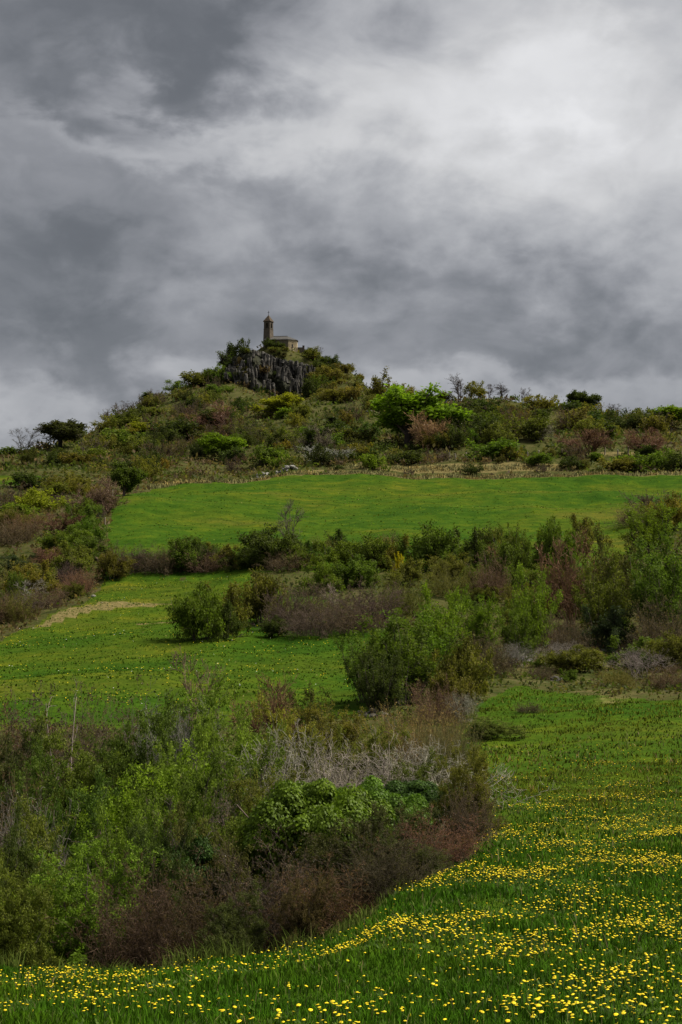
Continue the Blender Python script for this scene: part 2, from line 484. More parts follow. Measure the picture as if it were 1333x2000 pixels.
def spot(px, d):
    """ground point in the direction of a photo column at distance d"""
    x = (px - 666.5) / F * d
    return x, d, float(ground_z(x, d))


_dm = np.exp(np.linspace(math.log(8), math.log(640), 1600))


def hit(px, py):
    """where the line of sight of a photo pixel first meets the land"""
    cx, cyy, cz = pix_dir(px, py)
    x = cx / cyy * _dm
    z = cz / cyy * _dm
    g = ground_z(x, _dm)
    w = np.nonzero(g >= z)[0]
    i = w[0] if len(w) else len(_dm) - 1
    return float(_dm[i])


def project(x, y, z):
    dep = y * math.cos(PITCH) + z * math.sin(PITCH)
    up = -y * math.sin(PITCH) + z * math.cos(PITCH)
    return 666.5 + F * x / dep, 1000.0 - F * up / dep


def in_poly(px, py, poly):
    c = np.zeros(np.shape(px), dtype=bool)
    n = len(poly)
    for i in range(n):
        x0, y0 = poly[i]
        x1, y1 = poly[(i + 1) % n]
        if y0 == y1:
            continue
        m = ((y0 > py) != (y1 > py)) & (px < (x1 - x0) * (py - y0) / (y1 - y0) + x0)
        c ^= m
    return c


# plan outlines of the land use, as (photo column, distance) pairs: they are turned into metres on the ground
MEADOW_NEAR = [(-700, 2), (-700, 20.5), (0, 21.5), (250, 22.2), (450, 22.4), (640, 22.4), (735, 22.2), (770, 23.5), (850, 25.6), (890, 28), (915, 33), (905, 38), (880, 44), (915, 50), (890, 60), (930, 70), (925, 78), (975, 84), (1010, 88), (1100, 84), (1200, 82), (1333, 80), (2100, 80), (2100, 2)]
FIELD_MID = [(-60, 72), (-60, 128), (0, 128), (90, 140), (165, 149), (185, 158), (205, 168), (330, 167), (480, 166), (520, 158), (760, 135), (760, 100), (700, 72)]
FIELD_UP = [(205, 168), (210, 200), (215, 240), (235, 272), (300, 288), (450, 296), (560, 306), (640, 311), (760, 309), (940, 310), (1150, 311), (1500, 313), (1500, 175), (1330, 200), (1150, 165), (950, 165), (700, 165), (480, 166)]
STRIP = [(-60, 288), (72, 288), (72, 306), (-60, 306)]


def plan_mask(x, y, poly):
    return in_poly(666.5 + F * x / np.maximum(y, 1e-3), y, poly)


ug = np.concatenate([np.linspace(-1.6, -0.26, 24)[:-1], np.linspace(-0.26, 0.26, 261), np.linspace(0.26, 1.6, 24)[1:]])
dg = np.concatenate([[1.0, 2.0], np.exp(np.linspace(math.log(3.0), math.log(640), 380)), np.exp(np.linspace(math.log(660), math.log(3200), 40))])
UU, DD = np.meshgrid(ug, dg, indexing='ij')
GX = UU * DD
GZ = ground_z(GX, DD)
isgrass = plan_mask(GX, DD, MEADOW_NEAR) | plan_mask(GX, DD, FIELD_MID) | plan_mask(GX, DD, FIELD_UP) | plan_mask(GX, DD, STRIP) | (DD > 700)
scrub = (~isgrass).astype(float)
PX, PY = project(GX, DD, GZ)
tan = np.zeros_like(scrub)
pc = 666.5 + F * GX / DD
# dry grass along the top edge of the upper field, the terrace path above it, bare paths in the middle field
tan = np.maximum(tan, ((DD > 296) & (DD < 313) & (pc > 250) & (np.abs(DD - np.interp(pc, [235, 300, 450, 560, 640, 760, 1333], [274, 290, 298, 307.5, 312, 310.5, 312])) < 2.6)) * 1.0)
tan = np.maximum(tan, ((np.abs(DD - np.interp(pc, [640, 700, 900, 1130, 1333], [318, 322, 322, 321, 330])) < 3.6) & (pc > 600) & (pc < 1140)) * 1.0)
tan = np.maximum(tan, ((np.abs(DD - 342) < 6) & (pc > 1000) & (pc < 1500)) * 0.72)
tan = np.maximum(tan, ((np.abs(DD - np.interp(pc, [0, 120, 200, 340], [127, 141, 147, 149.0])) < np.interp(pc, [60, 130, 230, 340], [0.5, 2.8, 2.4, 1.3])) & (pc > 60) & (pc < 345)) * 0.78)
tan = np.maximum(tan, ((np.abs(DD - 136) < 1.5) & (pc > 265) & (pc < 350)) * 0.85)
tan = np.maximum(tan, (np.exp(-((pc - 1180) / 130) ** 2 - ((DD - 84) / 8) ** 2)) * 0.5)
tan = np.maximum(tan, (np.exp(-((pc - 1010) / 60) ** 2 - ((DD - 96) / 7) ** 2)) * 0.6)
nu, nd = UU.shape
ii = (np.arange(nu - 1)[:, None] * nd + np.arange(nd - 1)[None, :]).ravel()
quads = np.stack([ii, ii + nd, ii + nd + 1, ii + 1], 1)
V = np.stack([GX, DD, GZ], -1).reshape(-1, 3)
me = mesh_from('ground', V, quads, [M_GROUND], var={'scrub': scrub.ravel(), 'tan': tan.ravel()}, smooth=True)
gr = tag(link('ground', me), 'green sloping meadows and scrubby hillside rising to the rock', None, None, 'structure')
# the land behind the viewer
zb = float(ground_z(0.0, 1.0))
gxs = np.linspace(-400, 400, 41)
gys = np.linspace(-400, 1.6, 30)
XB, YB = np.meshgrid(gxs, gys, indexing='ij')
ZB = np.full_like(XB, zb - 0.05) + np.minimum(0, YB) * 0.02
ii = (np.arange(40)[:, None] * 30 + np.arange(29)[None, :]).ravel()
me = mesh_from('ground_behind', np.stack([XB, YB, ZB], -1).reshape(-1, 3), np.stack([ii, ii + 30, ii + 31, ii + 1], 1), [M_GROUND], var={'scrub': np.zeros(XB.size), 'tan': np.zeros(XB.size)}, smooth=True)
tag(link('ground_behind', me), 'grass meadow around the viewpoint', None, None, 'structure')

# ------------------------------------------------------------------ plant growing (numpy)


def unit(v):
    return v / np.maximum(np.linalg.norm(v, axis=-1, keepdims=True), 1e-9)


def walk(rng, org, dr, L, k, wob, pull):
    pts = [org]
    d = dr
    pull = np.asarray(pull)
    for i in range(k - 1):
        d = unit(d + rng.normal(0, wob, org.shape) + pull)
        pts.append(pts[-1] + d * (np.asarray(L) / (k - 1))[:, None])
    return np.stack(pts, 1)


def kids(rng, B, m, t0, t1, L, ang, wob, pull, k, rs=0.55):
    P, R = B
    n, kk, _ = P.shape
    idx = np.repeat(np.arange(n), m)
    t = rng.uniform(t0, t1, n * m) * (kk - 1)
    i = np.clip(t.astype(int), 0, kk - 2)
    f = (t - i)[:, None]
    a, b = P[idx, i], P[idx, i + 1]
    org = a + (b - a) * f
    tg = unit(b - a)
    r = R[idx, i] * rs
    per = unit(np.cross(tg, rng.normal(0, 1, tg.shape)))
    an = rng.normal(ang, 0.25 * ang, n * m)[:, None]
    dr = tg * np.cos(an) + per * np.sin(an)
    Ls = L * rng.uniform(0.55, 1.3, n * m) * (1 - 0.35 * t / (kk - 1))
    Q = walk(rng, org, dr, Ls, k, wob, pull)
    return Q, r[:, None] * np.linspace(1, 0.4, k)[None, :]


def tubes(Bs, sides=3, rng=None):
    Vs, Fs, vs = [], [], []
    off = 0
    for P, R in Bs:
        n, k, _ = P.shape
        tg = unit(np.gradient(P, axis=1))
        ref = np.where(np.abs(tg[..., 2:3]) > 0.9, np.array([1.0, 0, 0]), np.array([0, 0, 1.0]))
        a = unit(np.cross(tg, ref))
        b = np.cross(tg, a)
        an = np.arange(sides) / sides * 2 * math.pi
        ring = P[:, :, None, :] + R[:, :, None, None] * (a[:, :, None, :] * np.cos(an)[None, None, :, None] + b[:, :, None, :] * np.sin(an)[None, None, :, None])
        Vs.append(ring.reshape(-1, 3))
        base = off + (np.arange(n)[:, None, None] * k + np.arange(k - 1)[None, :, None]) * sides
        s = np.arange(sides)[None, None, :]
        s2 = (s + 1) % sides
        Fs.append(np.stack([base + s, base + s2, base + sides + s2, base + sides + s], -1).reshape(-1, 4))
        vs.append(np.repeat(rng.uniform(0, 1, n) if rng is not None else np.full(n, 0.5), k * sides))
        off += n * k * sides
    return np.concatenate(Vs), np.concatenate(Fs), np.concatenate(vs)


def leaves(rng, P, per, size, spread, droop=0.2, aspect=0.5, clump=0.55, t0=0.1, out=0.3):
    """rhombic leaves along the twigs P (n,k,3)"""
    n, k, _ = P.shape
    N = n * per
    idx = np.repeat(np.arange(n), per)
    t = rng.uniform(t0, 1.0, N) * (k - 1)
    i = np.clip(t.astype(int), 0, k - 2)
    f = (t - i)[:, None]
    pos = P[idx, i] * (1 - f) + P[idx, i + 1] * f + rng.normal(0, spread, (N, 3))
    cen = P.reshape(-1, 3).mean(0)
    a = unit(rng.normal(0, 1, (N, 3)) * 0.8 + unit(pos - cen) * out + np.array([0, 0, -droop]))
    b = unit(np.cross(a, rng.normal(0, 1, (N, 3)) + np.array([0, 0, 0.9])))
    L = (size * rng.uniform(0.6, 1.4, N))[:, None]
    w = L * aspect * 0.5
    v = np.stack([pos, pos + a * L * 0.5 + b * w, pos + a * L, pos + a * L * 0.5 - b * w], 1).reshape(-1, 3)
    fq = np.arange(N * 4).reshape(-1, 4)
    var = np.clip(clump * rng.uniform(0, 1, n)[idx] + (1 - clump) * rng.uniform(0, 1, N), 0, 1)
    return v, fq, np.repeat(var, 4)


def stems(rng, n, base_r, lean, L, k, wob, pull, r0, lmin=0.6):
    an = rng.uniform(0, 2 * math.pi, n)
    rr = base_r * np.sqrt(rng.uniform(0, 1, n))
    org = np.stack([rr * np.cos(an), rr * np.sin(an), np.full(n, -0.15)], 1)
    le = np.abs(rng.normal(0, lean, n))
    a2 = an + rng.normal(0, 0.7, n)
    dr = np.stack([np.sin(le) * np.cos(a2), np.sin(le) * np.sin(a2), np.cos(le)], 1)
    Ls = L * rng.uniform(lmin, 1.1, n)
    P = walk(rng, org, dr, Ls, k, wob, pull)
    return P, (r0 * rng.uniform(0.6, 1.2, n))[:, None] * np.linspace(1, 0.35, k)[None, :]


class Plant:
    def __init__(self, wood, leaf, leafmat=None):
        self.wood, self.leaf, self.leafmat = wood, leaf, leafmat or M_LEAF


PROTO = {}
ASPECT = []


def finish(key, wood, leaf, leafmat=None, joined=False, hw=None):
    """normalise to width 1, height 1 and make the meshes"""
    allv = leaf[0] if leaf is not None and len(leaf[0]) > 400 else wood[0]
    if leaf is not None and len(leaf[0]) > 400:
        allv = np.concatenate([leaf[0], wood[0]])
    lo = np.percentile(allv, 1.5, axis=0)
    hi = np.percentile(allv, 98.5, axis=0)
    wxy = 0.5 * ((hi[0] - lo[0]) + (hi[1] - lo[1]))
    h = np.percentile(allv[:, 2], 99.3)
    c = np.array([0.5 * (lo[0] + hi[0]), 0.5 * (lo[1] + hi[1]), 0])
    sc = np.array([1 / wxy, 1 / wxy, 1 / h])
    ASPECT.append((key, round(h / wxy, 2), round(h, 1)))

    def nrm(v):
        return (v - c) * sc
    if joined:
        vs = [nrm(leaf[0]), nrm(wood[0])] if leaf is not None else [nrm(wood[0])]
        if leaf is not None:
            fs = np.concatenate([leaf[1], wood[1] + len(leaf[0])])
            var = np.concatenate([leaf[2], wood[2]])
            mi = np.concatenate([np.zeros(len(leaf[1])), np.ones(len(wood[1]))])
            me = mesh_from(key, np.concatenate(vs), fs, [leafmat or M_LEAF, M_TWIG], var, mi)
        else:
            me = mesh_from(key, vs[0], wood[1], [M_BARK], wood[2])
        return Plant(me, None)
    wm = mesh_from(key + '_wood', nrm(wood[0]), wood[1], [M_BARK], wood[2])
    lm = None
    if leaf is not None:
        lm = mesh_from(key + '_leaf', nrm(leaf[0]), leaf[1], [leafmat or M_LEAF], leaf[2])
    return Plant(wm, lm)


def cat2(*ls):
    off = 0
    V_, F_, A_ = [], [], []
    for v, f, a in ls:
        V_.append(v)
        F_.append(f + off)
        A_.append(a)
        off += len(v)
    return np.concatenate(V_), np.concatenate(F_), np.concatenate(A_)


UPV = np.array([0, 0, 1.0])


def make_leafy(rng, lod):
    if lod == 'near':
        A = stems(rng, 16, 0.8, 0.55, 3.5, 7, 0.16, UPV * 0.06, 0.03, 0.35)
        B = kids(rng, A, 6, 0.15, 1.0, 1.25, 0.8, 0.2, UPV * 0.08, 5)
        C = kids(rng, B, 6, 0.15, 1.0, 0.65, 0.75, 0.25, UPV * 0.0, 4)
        Dd = kids(rng, C, 3, 0.2, 1.0, 0.32, 0.7, 0.3, UPV * -0.05, 3)
        wood = tubes([A, B, C], 3, rng)
        leaf = cat2(leaves(rng, Dd[0], 28, 0.080, 0.045, 0.35, 0.45), leaves(rng, C[0], 14, 0.080, 0.045, 0.35, 0.45))
        return finish('leafy_near', wood, leaf)
    if lod == 'mid':
        A = stems(rng, 13, 0.9, 0.65, 3.2, 6, 0.16, UPV * 0.08, 0.04, 0.4)
        B = kids(rng, A, 6, 0.15, 1.0, 1.3, 0.8, 0.2, UPV * 0.08, 4)
        C = kids(rng, B, 6, 0.15, 1.0, 0.7, 0.75, 0.25, UPV * 0.0, 3)
        return finish('leafy_mid', tubes([A, B], 3, rng), leaves(rng, C[0], 26, 0.17, 0.10, 0.3))
    A = stems(rng, 9, 0.9, 0.7, 2.9, 5, 0.16, UPV * 0.10, 0.05)
    B = kids(rng, A, 6, 0.15, 1.0, 1.3, 0.8, 0.2, UPV * 0.08, 3)
    C = kids(rng, B, 4, 0.15, 1.0, 0.7, 0.75, 0.25, UPV * 0.0, 3)
    return finish('leafy_far', tubes([A, B], 3, rng), leaves(rng, C[0], 16, 0.28, 0.15, 0.2), joined=True)


def make_willow(rng, lod):
    """upright stems with fresh small leaves"""
    if lod == 'near':
        lod = 'mid'
    if lod == 'mid':
        A = stems(rng, 30, 0.55, 0.38, 4.0, 7, 0.06, UPV * 0.05, 0.028, 0.5)
        B = kids(rng, A, 9, 0.15, 1.0, 1.1, 0.38, 0.1, UPV * 0.12, 4)
        C = kids(rng, B, 4, 0.1, 1.0, 0.5, 0.45, 0.15, UPV * 0.10, 3)
        return finish('willow_mid', tubes([A, B], 3, rng), leaves(rng, C[0], 14, 0.13, 0.06, -0.2, 0.42))
    A = stems(rng, 14, 0.55, 0.38, 4.0, 5, 0.07, UPV * 0.05, 0.045, 0.5)
    B = kids(rng, A, 8, 0.2, 1.0, 1.2, 0.4, 0.1, UPV * 0.1, 3)
    return finish('willow_far', tubes([A, B], 3, rng), leaves(rng, B[0], 22, 0.26, 0.12, -0.2, 0.45), joined=True)


def make_bramble(rng, lod):
    """arching bare canes and a tangle of twigs with some old leaves"""
    if lod == 'near':
        A = stems(rng, 120, 1.2, 0.45, 3.6, 9, 0.16, UPV * -0.07, 0.014, 0.3)
        B = kids(rng, A, 7, 0.15, 1.0, 1.0, 0.75, 0.25, UPV * -0.03, 6)
        C = kids(rng, B, 3, 0.1, 1.0, 0.42, 0.8, 0.26, UPV * 0.02, 3)
        B = (B[0], np.maximum(B[1], 0.006))
        C = (C[0], np.maximum(C[1], 0.0042))
        return finish('bramble_near', tubes([A, B, C], 3, rng), leaves(rng, C[0], 4, 0.075, 0.03, 0.3, 0.6, 0.75))
    if lod == 'mid':
        A = stems(rng, 110, 1.5, 0.6, 3.0, 6, 0.11, UPV * -0.10, 0.02, 0.4)
        B = kids(rng, A, 6, 0.15, 1.0, 0.9, 0.65, 0.2, UPV * -0.04, 4)
        C = kids(rng, B, 3, 0.1, 1.0, 0.45, 0.7, 0.22, UPV * 0.0, 3)
        C = (C[0], np.maximum(C[1], 0.006))
        return finish('bramble_mid', tubes([A, B, C], 3, rng), leaves(rng, C[0], 3, 0.09, 0.05, 0.3))
    A = stems(rng, 30, 1.3, 0.6, 3.0, 5, 0.11, UPV * -0.04, 0.04, 0.4)
    B = kids(rng, A, 6, 0.15, 1.0, 0.9, 0.65, 0.2, UPV * 0.04, 3)
    C = kids(rng, B, 2, 0.15, 1.0, 0.5, 0.65, 0.2, UPV * 0.04, 2)
    C = (C[0], np.maximum(C[1], 0.02))
    return finish('bramble_far', tubes([A, B, C], 3, rng), leaves(rng, B[0], 14, 0.17, 0.12, 0.0, 0.35), joined=True)


def make_tangle(rng, lod):
    """crooked pale dead twigs"""
    A = stems(rng, 40, 0.8, 0.35, 3.6, 9, 0.2, UPV * 0.0, 0.026, 0.75)
    B = kids(rng, A, 9, 0.5, 1.0, 1.15, 1.05, 0.34, UPV * 0.05, 6)
    C = kids(rng, B, 4, 0.15, 1.0, 0.42, 0.8, 0.35, UPV * 0.05, 4)
    C = (C[0], np.maximum(C[1], 0.005))
    return finish('tangle_near', tubes([A, B, C], 3, rng), None)


def make_reed(rng, lod):
    """dense upright straw coloured stems"""
    A = stems(rng, 420, 1.3, 0.22, 2.6, 6, 0.05, UPV * 0.03, 0.009, 0.35)
    B = kids(rng, A, 4, 0.3, 1.0, 0.6, 0.4, 0.1, UPV * 0.1, 3)
    return finish('reed_near', tubes([A, B], 3, rng), leaves(rng, B[0], 2, 0.06, 0.02, -0.3, 0.35))


def make_bare(rng, lod):
    """bare young tree, slim upright limbs"""
    A = stems(rng, 3, 0.15, 0.14, 5.0, 8, 0.07, UPV * 0.04, 0.085, 0.8)
    B = kids(rng, A, 9, 0.2, 0.98, 1.9, 0.6, 0.12, UPV * 0.10, 5)
    C = kids(rng, B, 7, 0.2, 1.0, 0.8, 0.6, 0.16, UPV * 0.08, 4)
    Dd = kids(rng, C, 4, 0.2, 1.0, 0.45, 0.6, 0.18, UPV * 0.06, 3)
    Dd = (Dd[0], np.maximum(Dd[1], 0.009))
    C = (C[0], np.maximum(C[1], 0.014))
    return finish('bare', tubes([A, B, C, Dd], 3, rng), None)


def make_snag(rng, lod):
    """dead tree: a forked pale trunk with a few broken limbs"""
    A = stems(rng, 2, 0.05, 0.28, 4.2, 9, 0.10, UPV * 0.03, 0.06, 0.9)
    B = kids(rng, A, 4, 0.3, 0.95, 1.3, 0.6, 0.16, UPV * 0.08, 6, 0.6)
    C = kids(rng, B, 3, 0.3, 1.0, 0.5, 0.7, 0.2, UPV * 0.05, 4)
    return finish('snag', tubes([A, B, C], 4, rng), None)


def make_bareround(rng, lod):
    """wide bare tree with dense fine twigs"""
    A = stems(rng, 7, 0.3, 0.5, 2.9, 6, 0.12, UPV * 0.06, 0.08, 0.8)
    B = kids(rng, A, 8, 0.2, 1.0, 1.7, 0.75, 0.16, UPV * 0.08, 5)
    C = kids(rng, B, 8, 0.15, 1.0, 0.9, 0.65, 0.18, UPV * 0.06, 4)
    Dd = kids(rng, C, 4, 0.15, 1.0, 0.5, 0.6, 0.2, UPV * 0.06, 3)
    Dd = (Dd[0], np.maximum(Dd[1], 0.010))
    C = (C[0], np.maximum(C[1], 0.014))
    return finish('bareround', tubes([A, B, C, Dd], 3, rng), leaves(rng, Dd[0], 1, 0.10, 0.05, 0.0))


def make_broad(rng, lod):
    """broadleaf tree in spring leaf with a trunk"""
    P = walk(rng, np.array([[0, 0, -0.3]]), np.array([[0.05, 0, 1.0]]), np.array([2.6]), 6, 0.05, UPV * 0.05)
    A = (P, np.linspace(0.22, 0.14, 6)[None, :])
    B = kids(rng, A, 13, 0.35, 1.0, 2.9, 0.85, 0.12, UPV * 0.10, 6, 0.6)
    C = kids(rng, B, 7, 0.25, 1.0, 1.3, 0.75, 0.2, UPV * 0.03, 4)
    Dd = kids(rng, C, 5, 0.2, 1.0, 0.7, 0.7, 0.25, UPV * 0.0, 3)
    return finish('broad', tubes([A, B, C], 4, rng), leaves(rng, Dd[0], 26, 0.24, 0.15, 0.25, 0.55))


def make_oak(rng, lod):
    """open tree with heavy limbs and dark ivy-clad clumps"""
    P = walk(rng, np.array([[0, 0, -0.3]]), np.array([[0.08, 0, 1.0]]), np.array([2.2]), 5, 0.05, UPV * 0.05)
    A = (P, np.linspace(0.3, 0.2, 5)[None, :])
    B = kids(rng, A, 13, 0.4, 1.0, 3.0, 0.7, 0.14, UPV * 0.12, 7, 0.6)
    C = kids(rng, B, 6, 0.3, 1.0, 1.4, 0.8, 0.25, UPV * 0.05, 4)
    Dd = kids(rng, C, 5, 0.2, 1.0, 0.6, 0.7, 0.25, UPV * 0.04, 3)
    Dd = (Dd[0], np.maximum(Dd[1], 0.012))
    sel = rng.uniform(0, 1, len(C[0])) < 0.65
    return finish('oak', tubes([A, B, C, Dd], 4, rng), leaves(rng, C[0][sel], 26, 0.24, 0.16, 0.1, 0.5))


def make_column(rng, lod):
    """narrow dark ivy-wrapped trunk"""
    P = walk(rng, np.array([[0, 0, -0.3]]), np.array([[0.03, 0, 1.0]]), np.array([5.0]), 8, 0.06, UPV * 0.05)
    A = (P, np.linspace(0.25, 0.12, 8)[None, :])
    B = kids(rng, A, 40, 0.12, 1.0, 1.0, 1.0, 0.2, UPV * 0.1, 4)
    return finish('column', tubes([A, B], 4, rng), leaves(rng, B[0], 60, 0.22, 0.14, 0.2, 0.55), M_IVY)


def make_ivy(rng, lod):
    """drooping domes of glossy leaves on hidden wood"""
    A = stems(rng, 14, 0.5, 0.4, 2.9, 7, 0.15, UPV * 0.02, 0.035, 0.7)
    lob = []
    for i in range(34):
        a = rng.uniform(0, 2 * math.pi)
        r = math.sqrt(rng.uniform(0, 1)) * 1.35
        zz = 2.75 - 0.7 * (r / 1.35) ** 2 + rng.normal(0, 0.26)
        lob.append((r * math.cos(a), r * math.sin(a), zz, rng.uniform(0.2, 0.42)))
    ps, dirs, vs = [], [], []
    for (x, y, zz, R) in lob:
        n = int(3400 * R)
        d = unit(rng.normal(0, 1, (n, 3)))
        d[:, 2] = np.abs(d[:, 2]) * 1.0 - 0.35
        d = unit(d)
        q = d * np.array([R, R, R * 0.85]) * rng.uniform(0.72, 1.05, (n, 1))
        q[:, 2] -= (np.linalg.norm(q[:, :2], axis=1) / R) ** 2 * R * 0.35
        ps.append(q + np.array([x, y, zz]))
        dirs.append(d)
        vs.append(np.full(n, rng.uniform(0, 1)))
    pos = np.concatenate(ps)
    d = np.concatenate(dirs)
    cl = np.concatenate(vs)
    # skirts hanging below
    n2 = 5000
    a = rng.uniform(0, 2 * math.pi, n2)
    r = 1.0 + 0.45 * rng.uniform(0, 1, n2)
    p2 = np.stack([r * np.cos(a), r * np.sin(a), rng.uniform(0.0, 1.0, n2) ** 0.5 * 1.5 + 0.9], 1)
    pos = np.concatenate([pos, p2])
    d = np.concatenate([d, unit(p2 * np.array([1, 1, 0]))])
    cl = np.concatenate([cl, rng.uniform(0, 0.35, n2)])
    N = len(pos)
    ax = unit(d * np.array([1, 1, 0.3]) * 0.7 + np.array([0, 0, -0.9]) + rng.normal(0, 0.35, (N, 3)))
    b = unit(np.cross(ax, d + rng.normal(0, 0.3, (N, 3))))
    L = (0.064 * rng.uniform(0.6, 1.4, N))[:, None]
    w = L * 0.36
    v = np.stack([pos, pos + ax * L * 0.4 + b * w, pos + ax * L, pos + ax * L * 0.4 - b * w], 1).reshape(-1, 3)
    var = np.clip(0.5 * cl + 0.5 * rng.uniform(0, 1, N) - 0.1, 0, 1)
    return finish('ivy', tubes([A], 4, rng), (v, np.arange(N * 4).reshape(-1, 4), np.repeat(var, 4)), M_IVY)


MAKERS = dict(leafy=make_leafy, willow=make_willow, bramble=make_bramble, tangle=make_tangle, reed=make_reed, bare=make_bare,
              bareround=make_bareround, broad=make_broad, oak=make_oak, column=make_column, ivy=make_ivy, snag=make_snag)
LODS = {'leafy': 3, 'willow': 3, 'bramble': 3}
NVAR = {'leafy': 2, 'bramble': 2, 'willow': 3, 'broad': 3, 'bare': 3, 'bareround': 2}


def proto(kind, d, i):
    lod = 'x'
    if kind in LODS:
        lod = 'near' if d < 62 else ('mid' if d < 215 else 'far')
        if kind == 'willow' and lod == 'near':
            lod = 'mid'
    v = i % NVAR.get(kind, 2)
    key = (kind, lod, v)
    if key not in PROTO:
        PROTO[key] = MAKERS[kind](np.random.RandomState(abs(hash(kind + lod)) % 1000 if False else sum(map(ord, kind + lod)) * 7 + v * 101), lod)
    return PROTO[key]


NAMES = dict(leafy=('leafy_bush', 'bush'), willow=('willow_shrub', 'shrub'), bramble=('bramble_thicket', 'bramble'), tangle=('dead_twig_thicket', 'thicket'),
             reed=('straw_stem_clump', 'shrub'), bare=('bare_tree', 'tree'), bareround=('bare_tree', 'tree'), broad=('broadleaf_tree', 'tree'),
             oak=('oak_tree', 'tree'), column=('ivy_clad_tree', 'tree'), ivy=('ivy_mound', 'ivy'), snag=('dead_tree', 'tree'))
# base colours (linear reflectance)
GREEN = (0.080, 0.115, 0.016)
FRESH = (0.110, 0.155, 0.015)
LIME = (0.175, 0.185, 0.015)
BRIGHT = (0.105, 0.170, 0.012)
OLIVE = (0.112, 0.108, 0.022)
DARK = (0.046, 0.060, 0.014)
YOLIVE = (0.150, 0.132, 0.022)
BROWN = (0.110, 0.074, 0.046)
RED = (0.145, 0.080, 0.050)
PURP = (0.088, 0.062, 0.052)
TANC = (0.300, 0.215, 0.095)
GREYC = (0.260, 0.230, 0.190)
PALE = (0.525, 0.488, 0.413)
IVYG = (0.100, 0.160, 0.012)
BARKC = (0.075, 0.060, 0.048)
RNG = random.Random(11)
_cnt = [0]
CHECK = []


def jit(c, a=0.12):
    k = 1 + RNG.uniform(-a, a)
    return tuple(max(0.003, v * k * (1 + RNG.uniform(-a * 0.6, a * 0.6))) for v in c)


def plant(kind, px, top, wpx, d=None, base=None, col=GREEN, wood=None, label=None, group=None, name=None, cat=None, sink=0.0, hmin=0.5):
    """a plant rooted in the ground; its height follows from where its top shows"""
    if d is None:
        d = hit(px, base)
    x, y, z = spot(px, d)
    zt = row_to_s(top) * d
    h = max(zt - z, hmin) + sink
    w = wpx / F * d * (1.18 if d > 215 else 1.0)
    if kind not in ('bare', 'column', 'snag'):
        w = min(max(w, h * 0.62), h * 2.4)
    CHECK.append((round(h / w, 2), round(h, 1), kind, px, top, d, label))
    _cnt[0] += 1
    p = proto(kind, d, _cnt[0])
    nm, ct = NAMES[kind]
    nm, ct = name or nm, cat or ct
    rz = RNG.uniform(0, 6.283)
    jc = jit(col)
    if kind == 'leafy' and d < 62:      # leaf colour of the near shrubs brightened to lift the thicket
        jc = tuple(c_ * 1.22 for c_ in jc)
    if p.leaf is None:
        o = link(nm, p.wood, None, jc if wood is None else jit(wood))
    else:
        o = link(nm, None)
        woody = kind in ('bramble', 'reed', 'bareround')
        wc = wood or (jc if woody else BARKC)
        link('stems' if kind not in ('broad', 'oak', 'column', 'bareround') else 'trunk', p.wood, o, jit(wc))
        link('foliage' if kind not in ('broad', 'oak', 'column') else 'crown', p.leaf, o, jc)
    o.location = (x, y, z - sink)
    o.rotation_euler = (0, 0, rz)
    o.scale = (w, w, h)
    tag(o, label, ct, group)
    return o


# ------------------------------------------------------------------ basalt outcrop
rk = link('rock_outcrop', None)
rx, ry, rz = spot(525, 592)
rk.location = (rx, ry, rz)
tag(rk, 'grey columnar basalt outcrop standing under the hilltop chapel', 'rock')


def column_mesh(rng):
    n = 6
    an = np.arange(n) / n * 2 * math.pi + rng.normal(0, 0.15, n)
    rr = 0.5 * rng.uniform(0.75, 1.15, n)
    lv = [0.0, 0.35, 0.36, 0.7, 0.71, 0.97, 1.0]
    sc = [1.0, 0.98, 0.9, 0.95, 0.88, 0.86, 0.6]
    V_ = []
    for z, s in zip(lv, sc):
        ox, oy = rng.normal(0, 0.03, 2)
        for a, r in zip(an, rr):
            V_.append((r * s * math.cos(a) + ox, r * s * math.sin(a) + oy, z + (rng.normal(0, 0.03) if z > 0.9 else 0)))
    Fc = []
    for i in range(len(lv) - 1):
        for j in range(n):
            Fc.append((i * n + j, i * n + (j + 1) % n, (i + 1) * n + (j + 1) % n, (i + 1) * n + j))
    Fc.append(tuple((len(lv) - 1) * n + j for j in range(n)))
    me = bpy.data.meshes.new('basalt_column')
    me.from_pydata(V_, [], Fc)
    me.materials.append(M_BASALT)
    return me


crng = np.random.RandomState(3)
colm = [column_mesh(crng) for _ in range(8)]
TOPR = ([437, 455, 480, 510, 540, 580, 620, 648], [722, 697, 683, 686, 699, 706, 720, 746])
BOTR = ([437, 460, 500, 540, 570, 600, 625, 648], [734, 748, 757, 766, 782, 790, 776, 752])


def cliff_point(px, t):
    """t = 0 foot, 1 brink; the face leans back a little and bulges in buttresses"""
    but = 2.0 * math.sin(px * 0.085 + 0.6) + 1.2 * math.sin(px * 0.21 + 2.0)
    d = 573.0 + 7.0 * ((px - 530) / 100.0) ** 2 + but + 11.0 * t + 1.6 * math.sin(t * 9 + px * 0.06)
    row = np.interp(px, *BOTR) * (1 - t) + np.interp(px, *TOPR) * t
    return (px - 666.5) / F * d, d, row_to_s(row) * d


